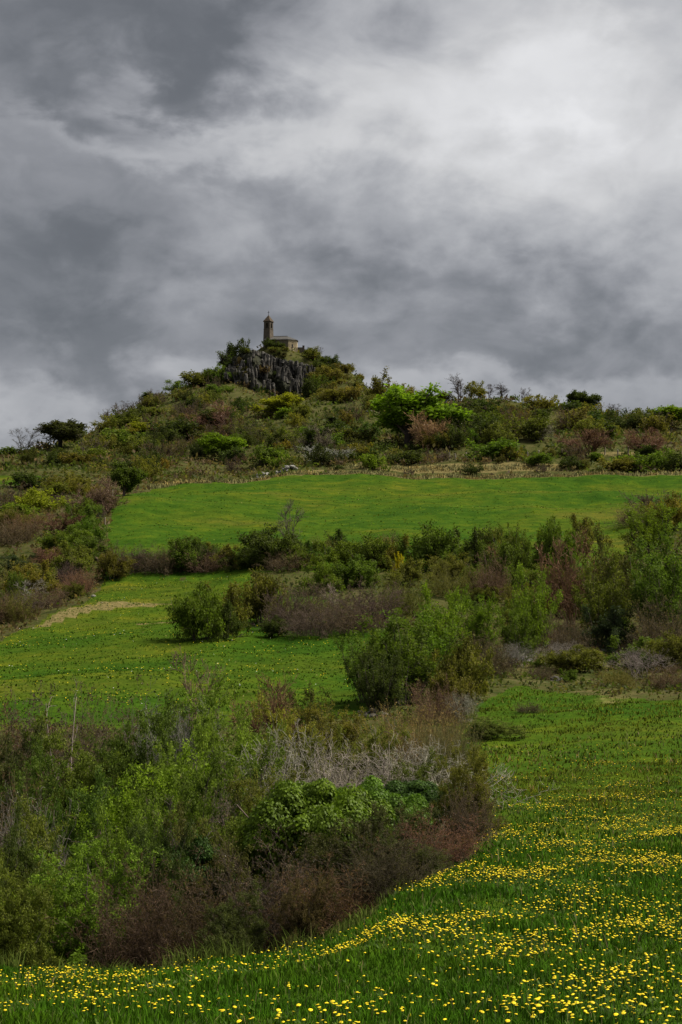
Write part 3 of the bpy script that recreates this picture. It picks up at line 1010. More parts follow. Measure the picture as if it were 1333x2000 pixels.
nx, nt = 110, 26
V_, F_ = [], []
for i in range(nx):
    px = 435 + 215 * i / (nx - 1)
    for k in range(nt):
        x, y, z = cliff_point(px, -0.25 + 1.25 * k / (nt - 1))
        j_ = crng.normal(0, 0.22, 3)
        V_.append((x - rx + j_[0], y - ry + j_[1], z - rz + j_[2]))
    x, y, z = cliff_point(px, 1.0)
    V_.append((x - rx, y - ry + 16, z - rz - 1.5))
    V_.append((x - rx, y - ry + 18, z - rz - 25))
m_ = nt + 2
for i in range(nx - 1):
    for k in range(m_ - 1):
        a = i * m_ + k
        F_.append((a, a + m_, a + m_ + 1, a + 1))
poly_obj('rock_mass', V_, F_, M_BASALT_DARK, rk)
ncol = 0
for tier in range(5):
    n = 52
    for i in range(n):
        px = 438 + 208 * (i + crng.uniform(0.1, 0.9)) / n
        t = tier / 5.0 + crng.uniform(0.0, 0.16) - (0.04 if tier else crng.uniform(0.05, 0.28))
        if math.sin(px * 0.075 + tier * 1.9) + 0.8 * math.sin(px * 0.031 + tier * 0.7) < -0.45:
            continue                      # ledges grown over with grass
        x, y, z = cliff_point(px, t)
        w = crng.uniform(0.7, 1.9)
        hh = (np.interp(px, *BOTR) - np.interp(px, *TOPR)) / F * 580
        h = hh * crng.uniform(0.22, 0.42)
        zb_ = cliff_point(px, 1.0)[2]
        h = min(max(h, 2.5), zb_ + crng.uniform(-0.8, 0.2) - z)
        if h < 1.2:
            continue
        o = link('basalt_column', colm[ncol % 8], rk)
        o.location = (x - rx, y - ry - 0.25 + crng.normal(0, 0.3), z - rz - 0.3)
        o.scale = (w, w, h)
        o.rotation_euler = (crng.normal(-0.16, 0.09), crng.normal(0.0006 * (530 - px), 0.10), crng.uniform(0, 6.28))
        ncol += 1

# ------------------------------------------------------------------ chapel on the summit
KM = 603.0 / F          # metres per photo pixel at the chapel
cx0, cy0, _ = spot(513, 603)
ztop = row_to_s(664) * 603     # eaves level
ch = link('chapel', None)
cz0 = ztop - 4.9
ch.location = (cx0, cy0, cz0)
ch.rotation_euler = (0, 0, math.radians(-4))
tag(ch, 'small stone chapel with a tall bell tower on the hilltop', 'chapel')
plan = [(0.2, 0), (9.2, 0), (12.3, 1.7), (12.3, 4.3), (9.2, 6.0), (0.2, 6.0)]
HE = 4.9


def prism(name, pts, z0, z1, mat, parent, skip_edges=()):
    n = len(pts)
    v = [(x, y, z0) for x, y in pts] + [(x, y, z1) for x, y in pts]
    f = [(i, (i + 1) % n, n + (i + 1) % n, n + i) for i in range(n) if i not in skip_edges]
    f.append(tuple(range(n, 2 * n)))
    f.append(tuple(reversed(range(n))))
    return poly_obj(name, v, f, mat, parent)


nave = prism('nave_wall', [(0.2, 0), (9.2, 0), (9.2, 6.0), (0.2, 6.0)], -3.0, HE, M_WALL, ch)
apse = prism('apse_wall', [(9.203, 0.02), (12.3, 1.7), (12.3, 4.3), (9.203, 5.98)], -3.0, HE - 0.003, M_APSE_LIT, ch)
# roof: ridge, two slopes and the faceted hip over the apse, with a little overhang
ov = 0.3
R0, R1 = (1.2, 3.0, HE + 2.0), (8.6, 3.0, HE + 2.0)
e = [(0.0, -ov), (9.3, -ov), (12.3 + ov, 1.6), (12.3 + ov, 4.4), (9.3, 6 + ov), (0.0, 6 + ov)]
v = [(x, y, HE + 0.003) for x, y in e] + [(x, y, HE + 0.16) for x, y in e] + [(0.0, 3.0, HE + 2.0), R1]
f = [(i, (i + 1) % 6, 6 + (i + 1) % 6, 6 + i) for i in range(6)] + [(5, 4, 3, 2, 1, 0)]
f += [(6, 7, 13, 12), (7, 8, 13), (8, 9, 13), (9, 10, 13), (10, 11, 12, 13), (11, 6, 12)]
roof = poly_obj('roof', v, f, M_SLATE, ch)
vv, ff = box_vf(0.0, 8.6, 2.85, 3.15, HE + 1.93, HE + 2.1)
poly_obj('ridge_course', vv, ff, M_SLATE, roof)
# narrow window in the long wall and one in the apse
for (wx, wy, rzz) in ((6.6, -0.02, 0.0), (10.72, 0.80, math.atan2(1.68, 3.1))):
    wn = link('window', None, ch)
    wn.location = (wx, wy, 2.3)
    wn.rotation_euler = (0, 0, rzz)
    vv, ff = box_vf(-0.22, 0.22, -0.03, 0.2, 0, 1.1)
    poly_obj('pane', vv, ff, M_GLASS, wn)
    vv, ff = box_vf(-0.36, 0.36, -0.09, 0.2, -0.16, -0.003)
    poly_obj('sill', vv, ff, M_WALL, wn)


def arched_wall(name, w, h, ow, oh, sill, th, mat, parent):
    """wall panel w x h, thickness th, with a round-headed opening (real hole)"""
    n = 8
    arc = [(-ow / 2 * math.cos(math.pi * i / n), sill + oh + ow / 2 * math.sin(math.pi * i / n)) for i in range(n + 1)]
    top = [(-w / 2 + w * i / n, h) for i in range(n + 1)]
    q = []
    q.append([(-w / 2, 0), (w / 2, 0), (w / 2, sill), (-w / 2, sill)])
    q.append([(-w / 2, sill), (-ow / 2, sill), (-ow / 2, sill + oh), (-w / 2, sill + oh)])
    q.append([(ow / 2, sill), (w / 2, sill), (w / 2, sill + oh), (ow / 2, sill + oh)])
    q.append([(-w / 2, sill + oh), arc[0], top[0]])
    q.append([arc[n], (w / 2, sill + oh), top[n]])
    for i in range(n):
        q.append([arc[i], arc[i + 1], top[i + 1], top[i]])
    V_, F_ = [], []
    for poly in q:
        b = len(V_)
        V_ += [(x, 0, z) for x, z in poly]
        F_.append(tuple(range(b, b + len(poly))))
        b = len(V_)
        V_ += [(x, th, z) for x, z in poly]
        F_.append(tuple(reversed(range(b, b + len(poly)))))
    rim = [(-ow / 2, sill), (-ow / 2, sill + oh)] + arc[1:n] + [(ow / 2, sill + oh), (ow / 2, sill)]
    for i in range(len(rim)):
        (x0, z0), (x1, z1) = rim[i], rim[(i + 1) % len(rim)]
        b = len(V_)
        V_ += [(x0, 0, z0), (x1, 0, z1), (x1, th, z1), (x0, th, z0)]
        F_.append((b, b + 1, b + 2, b + 3))
    for (x0, x1) in ((-w / 2, -w / 2), (w / 2, w / 2)):
        b = len(V_)
        V_ += [(x0, 0, 0), (x0, th, 0), (x0, th, h), (x0, 0, h)]
        F_.append((b, b + 1, b + 2, b + 3))
    return poly_obj(name, V_, F_, mat, parent)


tw = link('tower', None, ch)
TW, TH = 2.7, HE + 4.4
tw.location = (1.5, 2.1, 0)
tw.rotation_euler = (0, 0, math.radians(-24))
hw = TW / 2
v = []
for z, s in ((-3.0, 1.10), (HE + 0.4, 1.06), (TH - 0.001, 0.98)):
    v += [(-hw * s, -hw * s, z), (hw * s, -hw * s, z), (hw * s, hw * s, z), (-hw * s, hw * s, z)]
f = []
for k in range(2):
    f += [(k * 4 + i, k * 4 + (i + 1) % 4, k * 4 + 4 + (i + 1) % 4, k * 4 + 4 + i) for i in range(4)]
f += [(8, 9, 10, 11), (3, 2, 1, 0)]
poly_obj('shaft', v, f, M_TOWER, tw)
vv, ff = box_vf(-hw * 1.04, hw * 1.04, -hw * 1.04, hw * 1.04, TH, TH + 0.18)
poly_obj('string_course', vv, ff, M_TOWER, tw)
BW = TW * 0.95
for k in range(4):
    o = arched_wall('belfry_wall', BW if k % 2 == 0 else BW - 0.9, 2.75, 0.85, 1.45, 0.3, 0.45, M_TOWER, tw)
    a = k * math.pi / 2
    r = -BW / 2
    o.location = (-r * math.sin(a), r * math.cos(a), TH + 0.183)
    o.rotation_euler = (0, 0, a)
# bell
rows = [(0.0, 0.42), (0.08, 0.36), (0.35, 0.27), (0.55, 0.2), (0.65, 0.03)]
v, f = [], []
for z, r in rows:
    v += [(r * math.cos(a * math.pi / 6), r * math.sin(a * math.pi / 6), TH + 1.0 + z) for a in range(12)]
for i in range(len(rows) - 1):
    f += [(i * 12 + j, i * 12 + (j + 1) % 12, i * 12 + 12 + (j + 1) % 12, i * 12 + 12 + j) for j in range(12)]
poly_obj('bell', v, f, M_IRON, tw)
e1 = hw * 1.14
zt = TH + 2.936
v = [(-e1, -e1, zt), (e1, -e1, zt), (e1, e1, zt), (-e1, e1, zt), (-e1, -e1, zt + .14), (e1, -e1, zt + .14), (e1, e1, zt + .14), (-e1, e1, zt + .14), (0, 0, zt + 2.75)]
f = [(3, 2, 1, 0), (0, 1, 5, 4), (1, 2, 6, 5), (2, 3, 7, 6), (3, 0, 4, 7), (4, 5, 8), (5, 6, 8), (6, 7, 8), (7, 4, 8)]
poly_obj('tower_roof', v, f, M_TILE, tw)
vv, ff = box_vf(-0.06, 0.06, -0.06, 0.06, zt + 2.6, zt + 4.3)
v2, f2 = box_vf(-0.4, 0.4, -0.05, 0.05, zt + 3.65, zt + 3.78)
poly_obj('cross', vv + v2, ff + [tuple(i + 8 for i in q) for q in f2], M_IRON, tw)
# ruined wall stub east of the chapel
wx, wy, wz = spot(586, 604)
ws = link('ruined_wall', None)
ws.location = (wx, wy, wz)
tag(ws, 'low ruined stone wall stub to the right of the chapel', 'wall')
zz = row_to_s(683) * 604 - wz
vv, ff = box_vf(-1.2, 1.3, -0.3, 0.3, -1.0, max(zz + 0.9, 0.8))
poly_obj('wall_course', vv, ff, M_WALL, ws)
vv, ff = box_vf(0.7, 1.5, -0.35, 0.35, -1.0, max(zz + 1.6, 1.5))
poly_obj('pier', vv, ff, M_TOWER, ws)

# ------------------------------------------------------------------ stones


def rock_mesh(rng, mat):
    import bmesh
    bm = bmesh.new()
    bmesh.ops.create_icosphere(bm, subdivisions=2, radius=0.5)
    nrm = [unit(rng.normal(0, 1, 3)) for _ in range(9)]
    cut = [rng.uniform(0.28, 0.42) for _ in range(9)]
    for vtx in bm.verts:
        p = np.array(vtx.co)
        for nn, c in zip(nrm, cut):
            dd = p @ nn - c
            if dd > 0:
                p = p - nn * dd
        vtx.co = p * rng.uniform(0.95, 1.05)
    me = bpy.data.meshes.new('stone')
    bm.to_mesh(me)
    bm.free()
    me.materials.append(mat)
    return me


srng = np.random.RandomState(21)
PALE_M = [rock_mesh(srng, M_STONE) for _ in range(4)]
GREY_M = [rock_mesh(srng, M_BOULDER) for _ in range(4)]


def stone_heap(px, d, wpx, n, smin, smax, label, meshes, hgt):
    x, y, z = spot(px, d)
    hp = link('stone_heap', None)
    hp.location = (x, y, z)
    tag(hp, label, 'stones')
    hwm = wpx / F * d / 2
    for i in range(n):
        sx = srng.normal(0, 0.45) * hwm
        sy = srng.normal(0, 0.35) * hwm * 0.6
        o = link('stone', meshes[i % 4], hp)
        s = srng.uniform(smin, smax)
        zz = float(ground_z(x + sx, y + sy)) - z + srng.uniform(0, 1) * hgt * max(0, 1 - abs(sx) / hwm)
        o.location = (sx, sy, zz)
        o.scale = (s * srng.uniform(0.9, 1.6), s, s * srng.uniform(0.5, 0.9))
        o.rotation_euler = tuple(srng.uniform(-0.4, 0.4, 2)) + (srng.uniform(0, 6.28),)


stone_heap(508, 317, 46, 26, 0.5, 1.15, 'pale stone heap on the bank above the top left edge of the upper field', PALE_M, 1.2)
stone_heap(562, 321, 48, 26, 0.5, 1.25, 'pale stone heap on the bank left of the dark ivy-clad trunks', PALE_M, 1.3)
stone_heap(1088, 92, 26, 7, 0.3, 0.7, 'grey lichened boulders at the foot of the rubble slope on the right', GREY_M, 0.3)
stone_heap(728, 73, 60, 18, 0.2, 0.45, 'dark stone pile at the foot of the big green willow shrub', GREY_M, 0.5)
stone_heap(1020, 104, 80, 18, 0.2, 0.5, 'scattered grey rubble under the dead branches on the right slope', GREY_M, 0.5)
stone_heap(1160, 112, 80, 16, 0.2, 0.45, 'scattered pale rubble below the brown upright shrubs on the right', GREY_M, 0.3)
for (px, d, s, lab) in ((722, 470, 1.6, 'single white rock on the slope below the skyline tree right of the summit'), (760, 462, 1.3, 'white boulder in grass left of the big bright green tree'),
                        (182, 155, 0.4, 'pale stone at the field corner beside the left brown shrubs'), (405, 735 * 0 + 520, 1.5, 'pale rock among bushes on the left shoulder of the hill')):
    x, y, z = spot(px, d)
    o = link('boulder', PALE_M[int(px) % 4])
    o.location = (x, y, z + s * 0.2)
    o.scale = (s * 1.3, s, s * 0.9)
    tag(o, lab, 'rock')

# ------------------------------------------------------------------ fence on the upper terrace, stakes by the upper field


def post_mesh(n=7, r=0.5):
    v, f = [], []
    for z, s in ((0, 1), (0.92, 0.95), (0.97, 0.8), (1.0, 0.45)):
        v += [(r * s * math.cos(2 * math.pi * i / n), r * s * math.sin(2 * math.pi * i / n), z) for i in range(n)]
    for k in range(3):
        f += [(k * n + i, k * n + (i + 1) % n, k * n + n + (i + 1) % n, k * n + n + i) for i in range(n)]
    f.append(tuple(range(3 * n, 4 * n)))
    me = bpy.data.meshes.new('post')
    me.from_pydata(v, [], f)
    me.materials.append(M_POST)
    return me


PM = post_mesh()
fx, fy, fz = spot(1150, 348)
fence = link('fence', None)
fence.location = (fx, fy, fz)
tag(fence, 'line of pale wooden fence posts along the terrace above the field', 'fence')
prev = None
frng = np.random.RandomState(4)
wires_v, wires_f = [], []
for px in (880, 893, 914, 930, 1015, 1034, 1056, 1077, 1103, 1130, 1187, 1213, 1233, 1262, 1315, 1345):
    dd = 339 + frng.normal(0, 0.5)
    x, y, z = spot(px, dd)
    o = link('post', PM, fence)
    h = frng.uniform(1.5, 2.0)
    o.location = (x - fx, y - fy, z - fz - 0.2)
    o.scale = (0.30, 0.30, h)
    o.rotation_euler = (frng.normal(0, 0.04), frng.normal(0, 0.05), 0)
    cur = np.array([x - fx, y - fy, z - fz - 0.2])
    if prev is not None:
        for hh in (0.7, 1.2):
            b = len(wires_v)
            for p in (prev, cur):
                for a in range(3):
                    wires_v.append((p[0], p[1] + 0.01 * math.cos(a * 2.1) - 0.13, p[2] + hh + 0.01 * math.sin(a * 2.1)))
            wires_f += [(b + a, b + (a + 1) % 3, b + 3 + (a + 1) % 3, b + 3 + a) for a in range(3)]
    prev = cur
poly_obj('wire', wires_v, wires_f, M_IRON, fence)
for (px, d, lab) in ((217, 236, 'upper of two wooden stakes along the left edge of the upper field'), (203, 203, 'lower of two wooden stakes along the left edge of the upper field')):
    x, y, z = spot(px, d)
    o = link('wooden_stake', PM)
    o.location = (x, y, z - 0.2)
    o.scale = (0.13, 0.13, 2.0)
    tag(o, lab, 'stake')

# ------------------------------------------------------------------ named trees and shrubs
P = plant
# -- skyline trees, left
P('bare', 45, 832, 44, d=398, wood=(0.07, 0.06, 0.05), label='bare tree on the left skyline, nearest the photo edge')
P('broad', 116, 822, 70, d=415, col=(0.050, 0.056, 0.018), wood=(0.045, 0.038, 0.03), label='wide dark rounded tree on the left skyline')
P('leafy', 18, 872, 60, d=400, col=GREEN, label='green bush on the left skyline at the photo edge')
P('leafy', 66, 878, 70, d=402, col=DARK, label='dark bush between the bare tree and the dark rounded tree on the left skyline')
P('bramble', 165, 866, 70, d=425, col=BROWN, label='brown bush just right of the dark rounded tree on the left skyline')
# -- left shoulder of the hill
for a in [('bramble', 210, 800, 40, 568, BROWN, 'brown bush on the left skyline of the hill, lowest of the row'),
          ('bare', 247, 782, 26, 572, BARKC, 'small bare tree on the left skyline of the hill above the yellow-green bushes'),
          ('leafy', 230, 812, 60, 545, GREEN, 'green bush hugging the lower left skyline of the hill'),
          ('leafy', 290, 768, 70, 570, DARK, 'dark green bush midway up the left skyline of the hill'),
          ('leafy', 345, 744, 60, 578, GREEN, 'green bush on the left skyline above the brown round tree'),
          ('leafy', 390, 728, 60, 582, OLIVE, 'olive bush high on the left skyline below the cliff'),
          ('leafy', 418, 716, 50, 586, GREEN, 'green bush on the skyline at the left foot of the cliff'),
          ('leafy', 283, 825, 52, 455, LIME, 'yellow-green rounded bush, middle of three on the lower left slope'),
          ('leafy', 320, 830, 56, 450, LIME, 'yellow-green rounded bush, right one of three on the lower left slope'),
          ('leafy', 243, 838, 50, 452, YOLIVE, 'olive yellow bush, left one of three on the lower left slope'),
          ('leafy', 215, 868, 60, 425, FRESH, 'low bright green bush under the three yellow-green bushes'),
          ('bareround', 413, 788, 92, 440, RED, 'large reddish brown bare tree on the slope left of the yellow-green tree'),
          ('bramble', 330, 868, 110, 410, BROWN, 'broad brown thicket on the lower slope left of the reddish tree'),
          ('bramble', 292, 885, 60, 380, RED, 'reddish bare thicket above the left top corner of the upper field'),
          ('leafy', 365, 790, 60, 500, GREEN, 'green bush on the slope above the reddish brown tree'),
          ('leafy', 300, 795, 70, 520, OLIVE, 'olive bush on the left slope between skyline and yellow-green bushes'),
          ('leafy', 350, 762, 70, 548, OLIVE, 'olive bush below the left skyline of the hill')]:
    P(a[0], a[1], a[2], a[3], d=a[4], col=a[5], label=a[6])
# -- summit
for a in [('oak', 440, 684, 34, 594, DARK, 'dark crooked tree at the left brink of the cliff'),
          ('leafy', 472, 662, 30, 597, DARK, 'dark tree on the cliff top left of the tower'),
          ('leafy', 452, 672, 18, 600, DARK, 'small dark bush behind the crooked tree on the cliff top'),
          ('leafy', 525, 661, 26, 600.5, DARK, 'dark bush against the foot of the tower'),
          ('leafy', 545, 671, 20, 600.5, DARK, 'dark green bush against the long chapel wall'),
          ('leafy', 556, 687, 20, 598, OLIVE, 'olive bush below the lit apse wall'),
          ('leafy', 533, 680, 40, 597, OLIVE, 'low olive bush on the rock rim below the chapel'),
          ('leafy', 600, 680, 14, 604, DARK, 'small dark bush right of the ruined wall stub'),
          ('bare', 622, 676, 16, 601, BARKC, 'small bare tree on the skyline right of the chapel'),
          ('leafy', 640, 694, 42, 596, DARK, 'dark rounded bush on the right shoulder of the summit'),
          ('leafy', 618, 706, 40, 590, DARK, 'dark bush on the cliff right of the apse'),
          ('leafy', 630, 732, 40, 575, GREEN, 'green bush on the right flank of the cliff'),
          ('leafy', 606, 742, 30, 572, DARK, 'dark green bush growing on the lower right cliff face'),
          ('leafy', 648, 720, 60, 580, OLIVE, 'olive bush on the right flank below the rounded summit bush'),
          ('leafy', 668, 742, 80, 560, YOLIVE, 'broad yellowish olive bush on the right flank of the hill'),
          ('leafy', 640, 760, 60, 535, OLIVE, 'olive bush at the right foot of the cliff'),
          ('leafy', 690, 770, 70, 530, DARK, 'dark bush low on the right flank of the hill')]:
    P(a[0], a[1], a[2], a[3], d=a[4], col=a[5], label=a[6], hmin=1.5)
# -- scrub rooted in the cliff and along its foot
brg = random.Random(5)
for i in range(34):
    foot = i >= 18
    px = brg.choice([brg.uniform(445, 545), brg.uniform(445, 545), brg.uniform(602, 640)])
    t = brg.uniform(-0.16, -0.02) if foot else brg.uniform(0.2, 0.98)
    x, y, z = cliff_point(px, t)
    h = brg.uniform(1.4, 3.2)
    w = h * brg.uniform(1.0, 1.8)
    col = brg.choice([DARK, DARK, OLIVE, (0.09, 0.075, 0.03)] if not foot else [OLIVE, DARK, GREEN, BROWN])
    p = proto('leafy', 590, i)
    o = link('ledge_bush', p.wood, None, jit(col, 0.2))
    o.location = (x, y - 0.8, z - h * 0.35)
    o.rotation_euler = (0, 0, brg.uniform(0, 6.28))
    o.scale = (w, w, h)
    cw = {DARK: 'dark', OLIVE: 'olive', GREEN: 'green', BROWN: 'brown'}.get(col, 'brownish')
    tag(o, '%s scrub bush %s' % (cw, 'at the foot of the basalt cliff' if foot else 'rooted in a ledge of the basalt cliff'), 'bush', 'scrub on the basalt cliff')
for i in range(16):
    px = brg.uniform(604, 695)
    d = brg.uniform(575, 606)
    x, y, z = spot(px, d)
    h = brg.uniform(2.0, 4.2)
    w = h * brg.uniform(1.1, 1.8)
    col = brg.choice([DARK, DARK, OLIVE])
    o = link('scrub_bush', proto('leafy', 590, i).wood, None, jit(col, 0.2))
    o.location = (x, y, z - 0.2)
    o.rotation_euler = (0, 0, brg.uniform(0, 6.28))
    o.scale = (w, w, h)
    tag(o, '%s scrub bush on the right shoulder of the summit' % {DARK: 'dark', OLIVE: 'olive'}[col], 'bush', 'scrub on the right shoulder of the summit')
for i in range(22):
    px = brg.uniform(465, 560)
    d = brg.uniform(584, 599)
    x, y, z = spot(px, d)
    h = brg.uniform(0.8, 1.9)
    w = h * brg.uniform(1.3, 2.2)
    col = brg.choice([DARK, DARK, (0.075, 0.062, 0.026), (0.10, 0.07, 0.035)])
    o = link('ledge_bush', proto('leafy', 590, i).wood, None, jit(col, 0.2))
    o.location = (x, y, z - 0.1)
    o.rotation_euler = (0, 0, brg.uniform(0, 6.28))
    o.scale = (w, w, h)
    tag(o, '%s low bush on the rim between cliff and chapel' % ('dark' if col == DARK else 'brownish'), 'bush', 'low bushes on the rim below the chapel')
# -- middle of the hill
for a in [('broad', 538, 772, 66, 475, LIME, 'yellow-green leafy tree below the basalt cliff'),
          ('leafy', 560, 800, 44, 465, FRESH, 'fresh green bush at the right foot of the yellow-green tree'),
          ('broad', 433, 848, 64, 372, BRIGHT, 'bright green leafy tree above the upper field, left of the stone heaps'),
          ('broad', 826, 766, 128, 372, BRIGHT, 'largest tree on the hill, big round bright green crown'),
          ('bareround', 838, 808, 56, 362, TANC, 'small tan bare tree in front of the big bright green tree'),
          ('willow', 738, 727, 52, 520, OLIVE, 'sparse grey-green tree on the skyline right of the summit'),
          ('column', 655, 814, 30, 402, DARK, 'dark ivy-clad tree trunk, tallest of three near the hill centre'),
          ('column', 607, 838, 24, 350, DARK, 'dark ivy-clad leaning trunk above the stone heaps'),
          ('column', 690, 835, 26, 400, DARK, 'short dark ivy-clad trunk right of the tallest ivy-clad tree'),
          ('bareround', 618, 835, 60, 352, (0.14, 0.12, 0.09), 'bare pale tree beside the leaning ivy-clad trunk'),
          ('bareround', 640, 872, 84, 338, (0.30, 0.28, 0.25), 'pale greyish blossom shrub on the bank above the field'),
          ('leafy', 733, 888, 38, 318, FRESH, 'green bush standing on the dry bank at the top of the upper field'),
          ('leafy', 700, 866, 60, 345, YOLIVE, 'yellowish bush right of the pale blossom shrub'),
          ('leafy', 520, 872, 60, 355, GREEN, 'green bush behind the stone heaps'),
          ('leafy', 550, 885, 44, 345, FRESH, 'fresh green bush between the two stone heaps'),
          ('leafy', 505, 845, 60, 400, DARK, 'dark bush uphill of the stone heaps'),
          ('leafy', 905, 800, 90, 372, DARK, 'dark bush right of the big bright green tree'),
          ('leafy', 545, 918, 40, 322, DARK, 'low dark bush at the field edge below the stone heaps'),
          ('leafy', 660, 908, 40, 318, DARK, 'low dark bush at the left end of the dry bank')]:
    P(a[0], a[1], a[2], a[3], d=a[4], col=a[5], label=a[6])
# -- right skyline
for a in [('bare', 897, 731, 26, 458, BARKC, 'tallest slim bare tree on the right skyline'),
          ('leafy', 932, 745, 38, 456, YOLIVE, 'olive leafy tree on the right skyline between bare trees'),
          ('bare', 963, 749, 24, 458, BARKC, 'bare tree right of the olive skyline tree'),
          ('bare', 985, 748, 22, 458, BARKC, 'second bare tree right of the olive skyline tree'),
          ('bare', 1031, 757, 18, 456, BARKC, 'lone small bare tree on the right skyline'),
          ('leafy', 1058, 772, 60, 445, YOLIVE, 'rounded olive bush on the right skyline'),
          ('broad', 1146, 766, 46, 444, DARK, 'dark green leafy tree on the right skyline'),
          ('bare', 1206, 788, 22, 448, BARKC, 'bare tree on the skyline right of the dark leafy tree'),
          ('willow', 1248, 806, 40, 446, OLIVE, 'low sparse olive shrub on the right skyline'),
          ('broad', 1312, 798, 70, 430, BRIGHT, 'bright green tree at the right photo edge on the skyline'),
          ('willow', 800, 750, 50, 470, YOLIVE, 'spiky yellowish shrub on the skyline above the big green tree'),
          ('leafy', 775, 757, 40, 472, OLIVE, 'small olive bush on the skyline left of the big green tree'),
          ('leafy', 870, 768, 40, 460, OLIVE, 'olive bush on the skyline right of the big green tree'),
          ('leafy', 1100, 790, 60, 446, OLIVE, 'olive bush on the right skyline left of the dark leafy tree'),
          ('leafy', 1180, 805, 70, 440, DARK, 'dark bush on the skyline right of the dark leafy tree'),
          ('bareround', 1152, 836, 78, 338, RED, 'left one of two round reddish bare trees on the terrace'),
          ('bareround', 1276, 836, 72, 338, RED, 'right one of two round reddish bare trees on the terrace'),
          ('bareround', 1062, 832, 44, 362, (0.16, 0.14, 0.11), 'pale bare tree behind the fence posts')]:
    P(a[0], a[1], a[2], a[3], d=a[4], col=a[5], label=a[6], wood=None)
# -- terrace row above the upper field
for a in [('leafy', 800, 880, 70, 330, DARK, 'dark bush on the terrace below the big bright green tree'),
          ('bramble', 860, 874, 90, 334, PURP, 'purplish brown thicket on the terrace below the big green tree'),
          ('leafy', 965, 862, 70, 333, GREEN, 'green bush on the terrace left of the fence posts'),
          ('leafy', 1000, 872, 40, 330, YOLIVE, 'olive bush on the terrace at the first pale fence post'),
          ('leafy', 1055, 888, 70, 324, GREEN, 'green bush on the terrace below the pale fence posts'),
          ('leafy', 1120, 892, 60, 322, DARK, 'dark bush under the left round reddish tree'),
          ('leafy', 1240, 888, 60, 320, FRESH, 'fresh green bush on the bank between the two reddish trees'),
          ('leafy', 1290, 880, 70, 322, GREEN, 'green bush on the bank under the right reddish tree'),
          ('leafy', 1205, 896, 60, 319, OLIVE, 'olive bush on the bank right of the gap in the bank'),
          ('leafy', 925, 905, 34, 316, DARK, 'small dark bush in the dry bank'),
          ('bramble', 1060, 908, 110, 317, PURP, 'long brown thicket on the dry bank right of the small dark bush'),
          ('bramble', 800, 916, 110, 317, PURP, 'long brown thicket on the dry bank below the terrace'),
          ('leafy', 1330, 885, 60, 320, DARK, 'dark bush on the bank at the right photo edge')]:
    P(a[0], a[1], a[2], a[3], d=a[4], col=a[5], label=a[6], hmin=1.2)
# -- left flank above and beside the upper field
for a in [('broad', 243, 905, 52, 250, (0.075, 0.095, 0.016), 'small tree with a clear trunk at the left edge of the upper field'),
          ('bareround', 192, 935, 76, 225, RED, 'reddish bare shrub left of the small trunked tree'),
          ('leafy', 70, 955, 76, 235, LIME, 'yellow-green tree in the left thicket'),
          ('leafy', 45, 985, 60, 222, FRESH, 'bright green low bush under the yellow-green tree'),
          ('leafy', 160, 985, 76, 205, GREEN, 'dark leafy bush beside the upper field at the lower stake'),
          ('bramble', 20, 945, 80, 245, BROWN, 'brown thicket at the left photo edge above the yellow-green tree'),
          ('leafy', 130, 925, 80, 270, OLIVE, 'olive bush above the left thicket'),
          ('leafy', 60, 925, 60, 285, DARK, 'dark bush below the pale grass strip at the left'),
          ('bramble', 110, 960, 60, 240, PURP, 'purplish thicket right of the yellow-green tree'),
          ('bareround', 110, 1005, 90, 205, RED, 'reddish bare shrub in the middle of the left thicket'),
          ('bramble', 25, 1015, 110, 200, BROWN, 'brown thicket at the left photo edge below the bright green bush'),
          ('leafy', 175, 1052, 80, 180, GREEN, 'green bush at the left end of the hedge between the fields'),
          ('leafy', 35, 1085, 90, 180, (0.045, 0.062, 0.030), 'grey-green bush at the left photo edge beside the middle field'),
          ('bareround', 110, 1070, 90, 178, RED, 'reddish bare shrub left of the hedge between the fields'),
          ('bramble', 150, 1110, 80, 160, RED, 'reddish brown thicket at the top left corner of the middle field'),
          ('leafy', 60, 1110, 90, 165, OLIVE, 'olive bush in the lower left thicket'),
          ('bramble', 90, 1150, 120, 147, BROWN, 'dark brown thicket at the left edge of the middle field'),
          ('bramble', 20, 1160, 110, 142, BROWN, 'brown thicket at the photo edge left of the middle field'),
          ('leafy', 20, 1120, 70, 155, GREEN, 'dull green bush at the photo edge above the brown thicket'),
          ('bare', 60, 1130, 60, 150, (0.22, 0.2, 0.17), 'pale bare sapling in the left thicket')]:
    P(a[0], a[1], a[2], a[3], d=a[4], col=a[5], label=a[6])
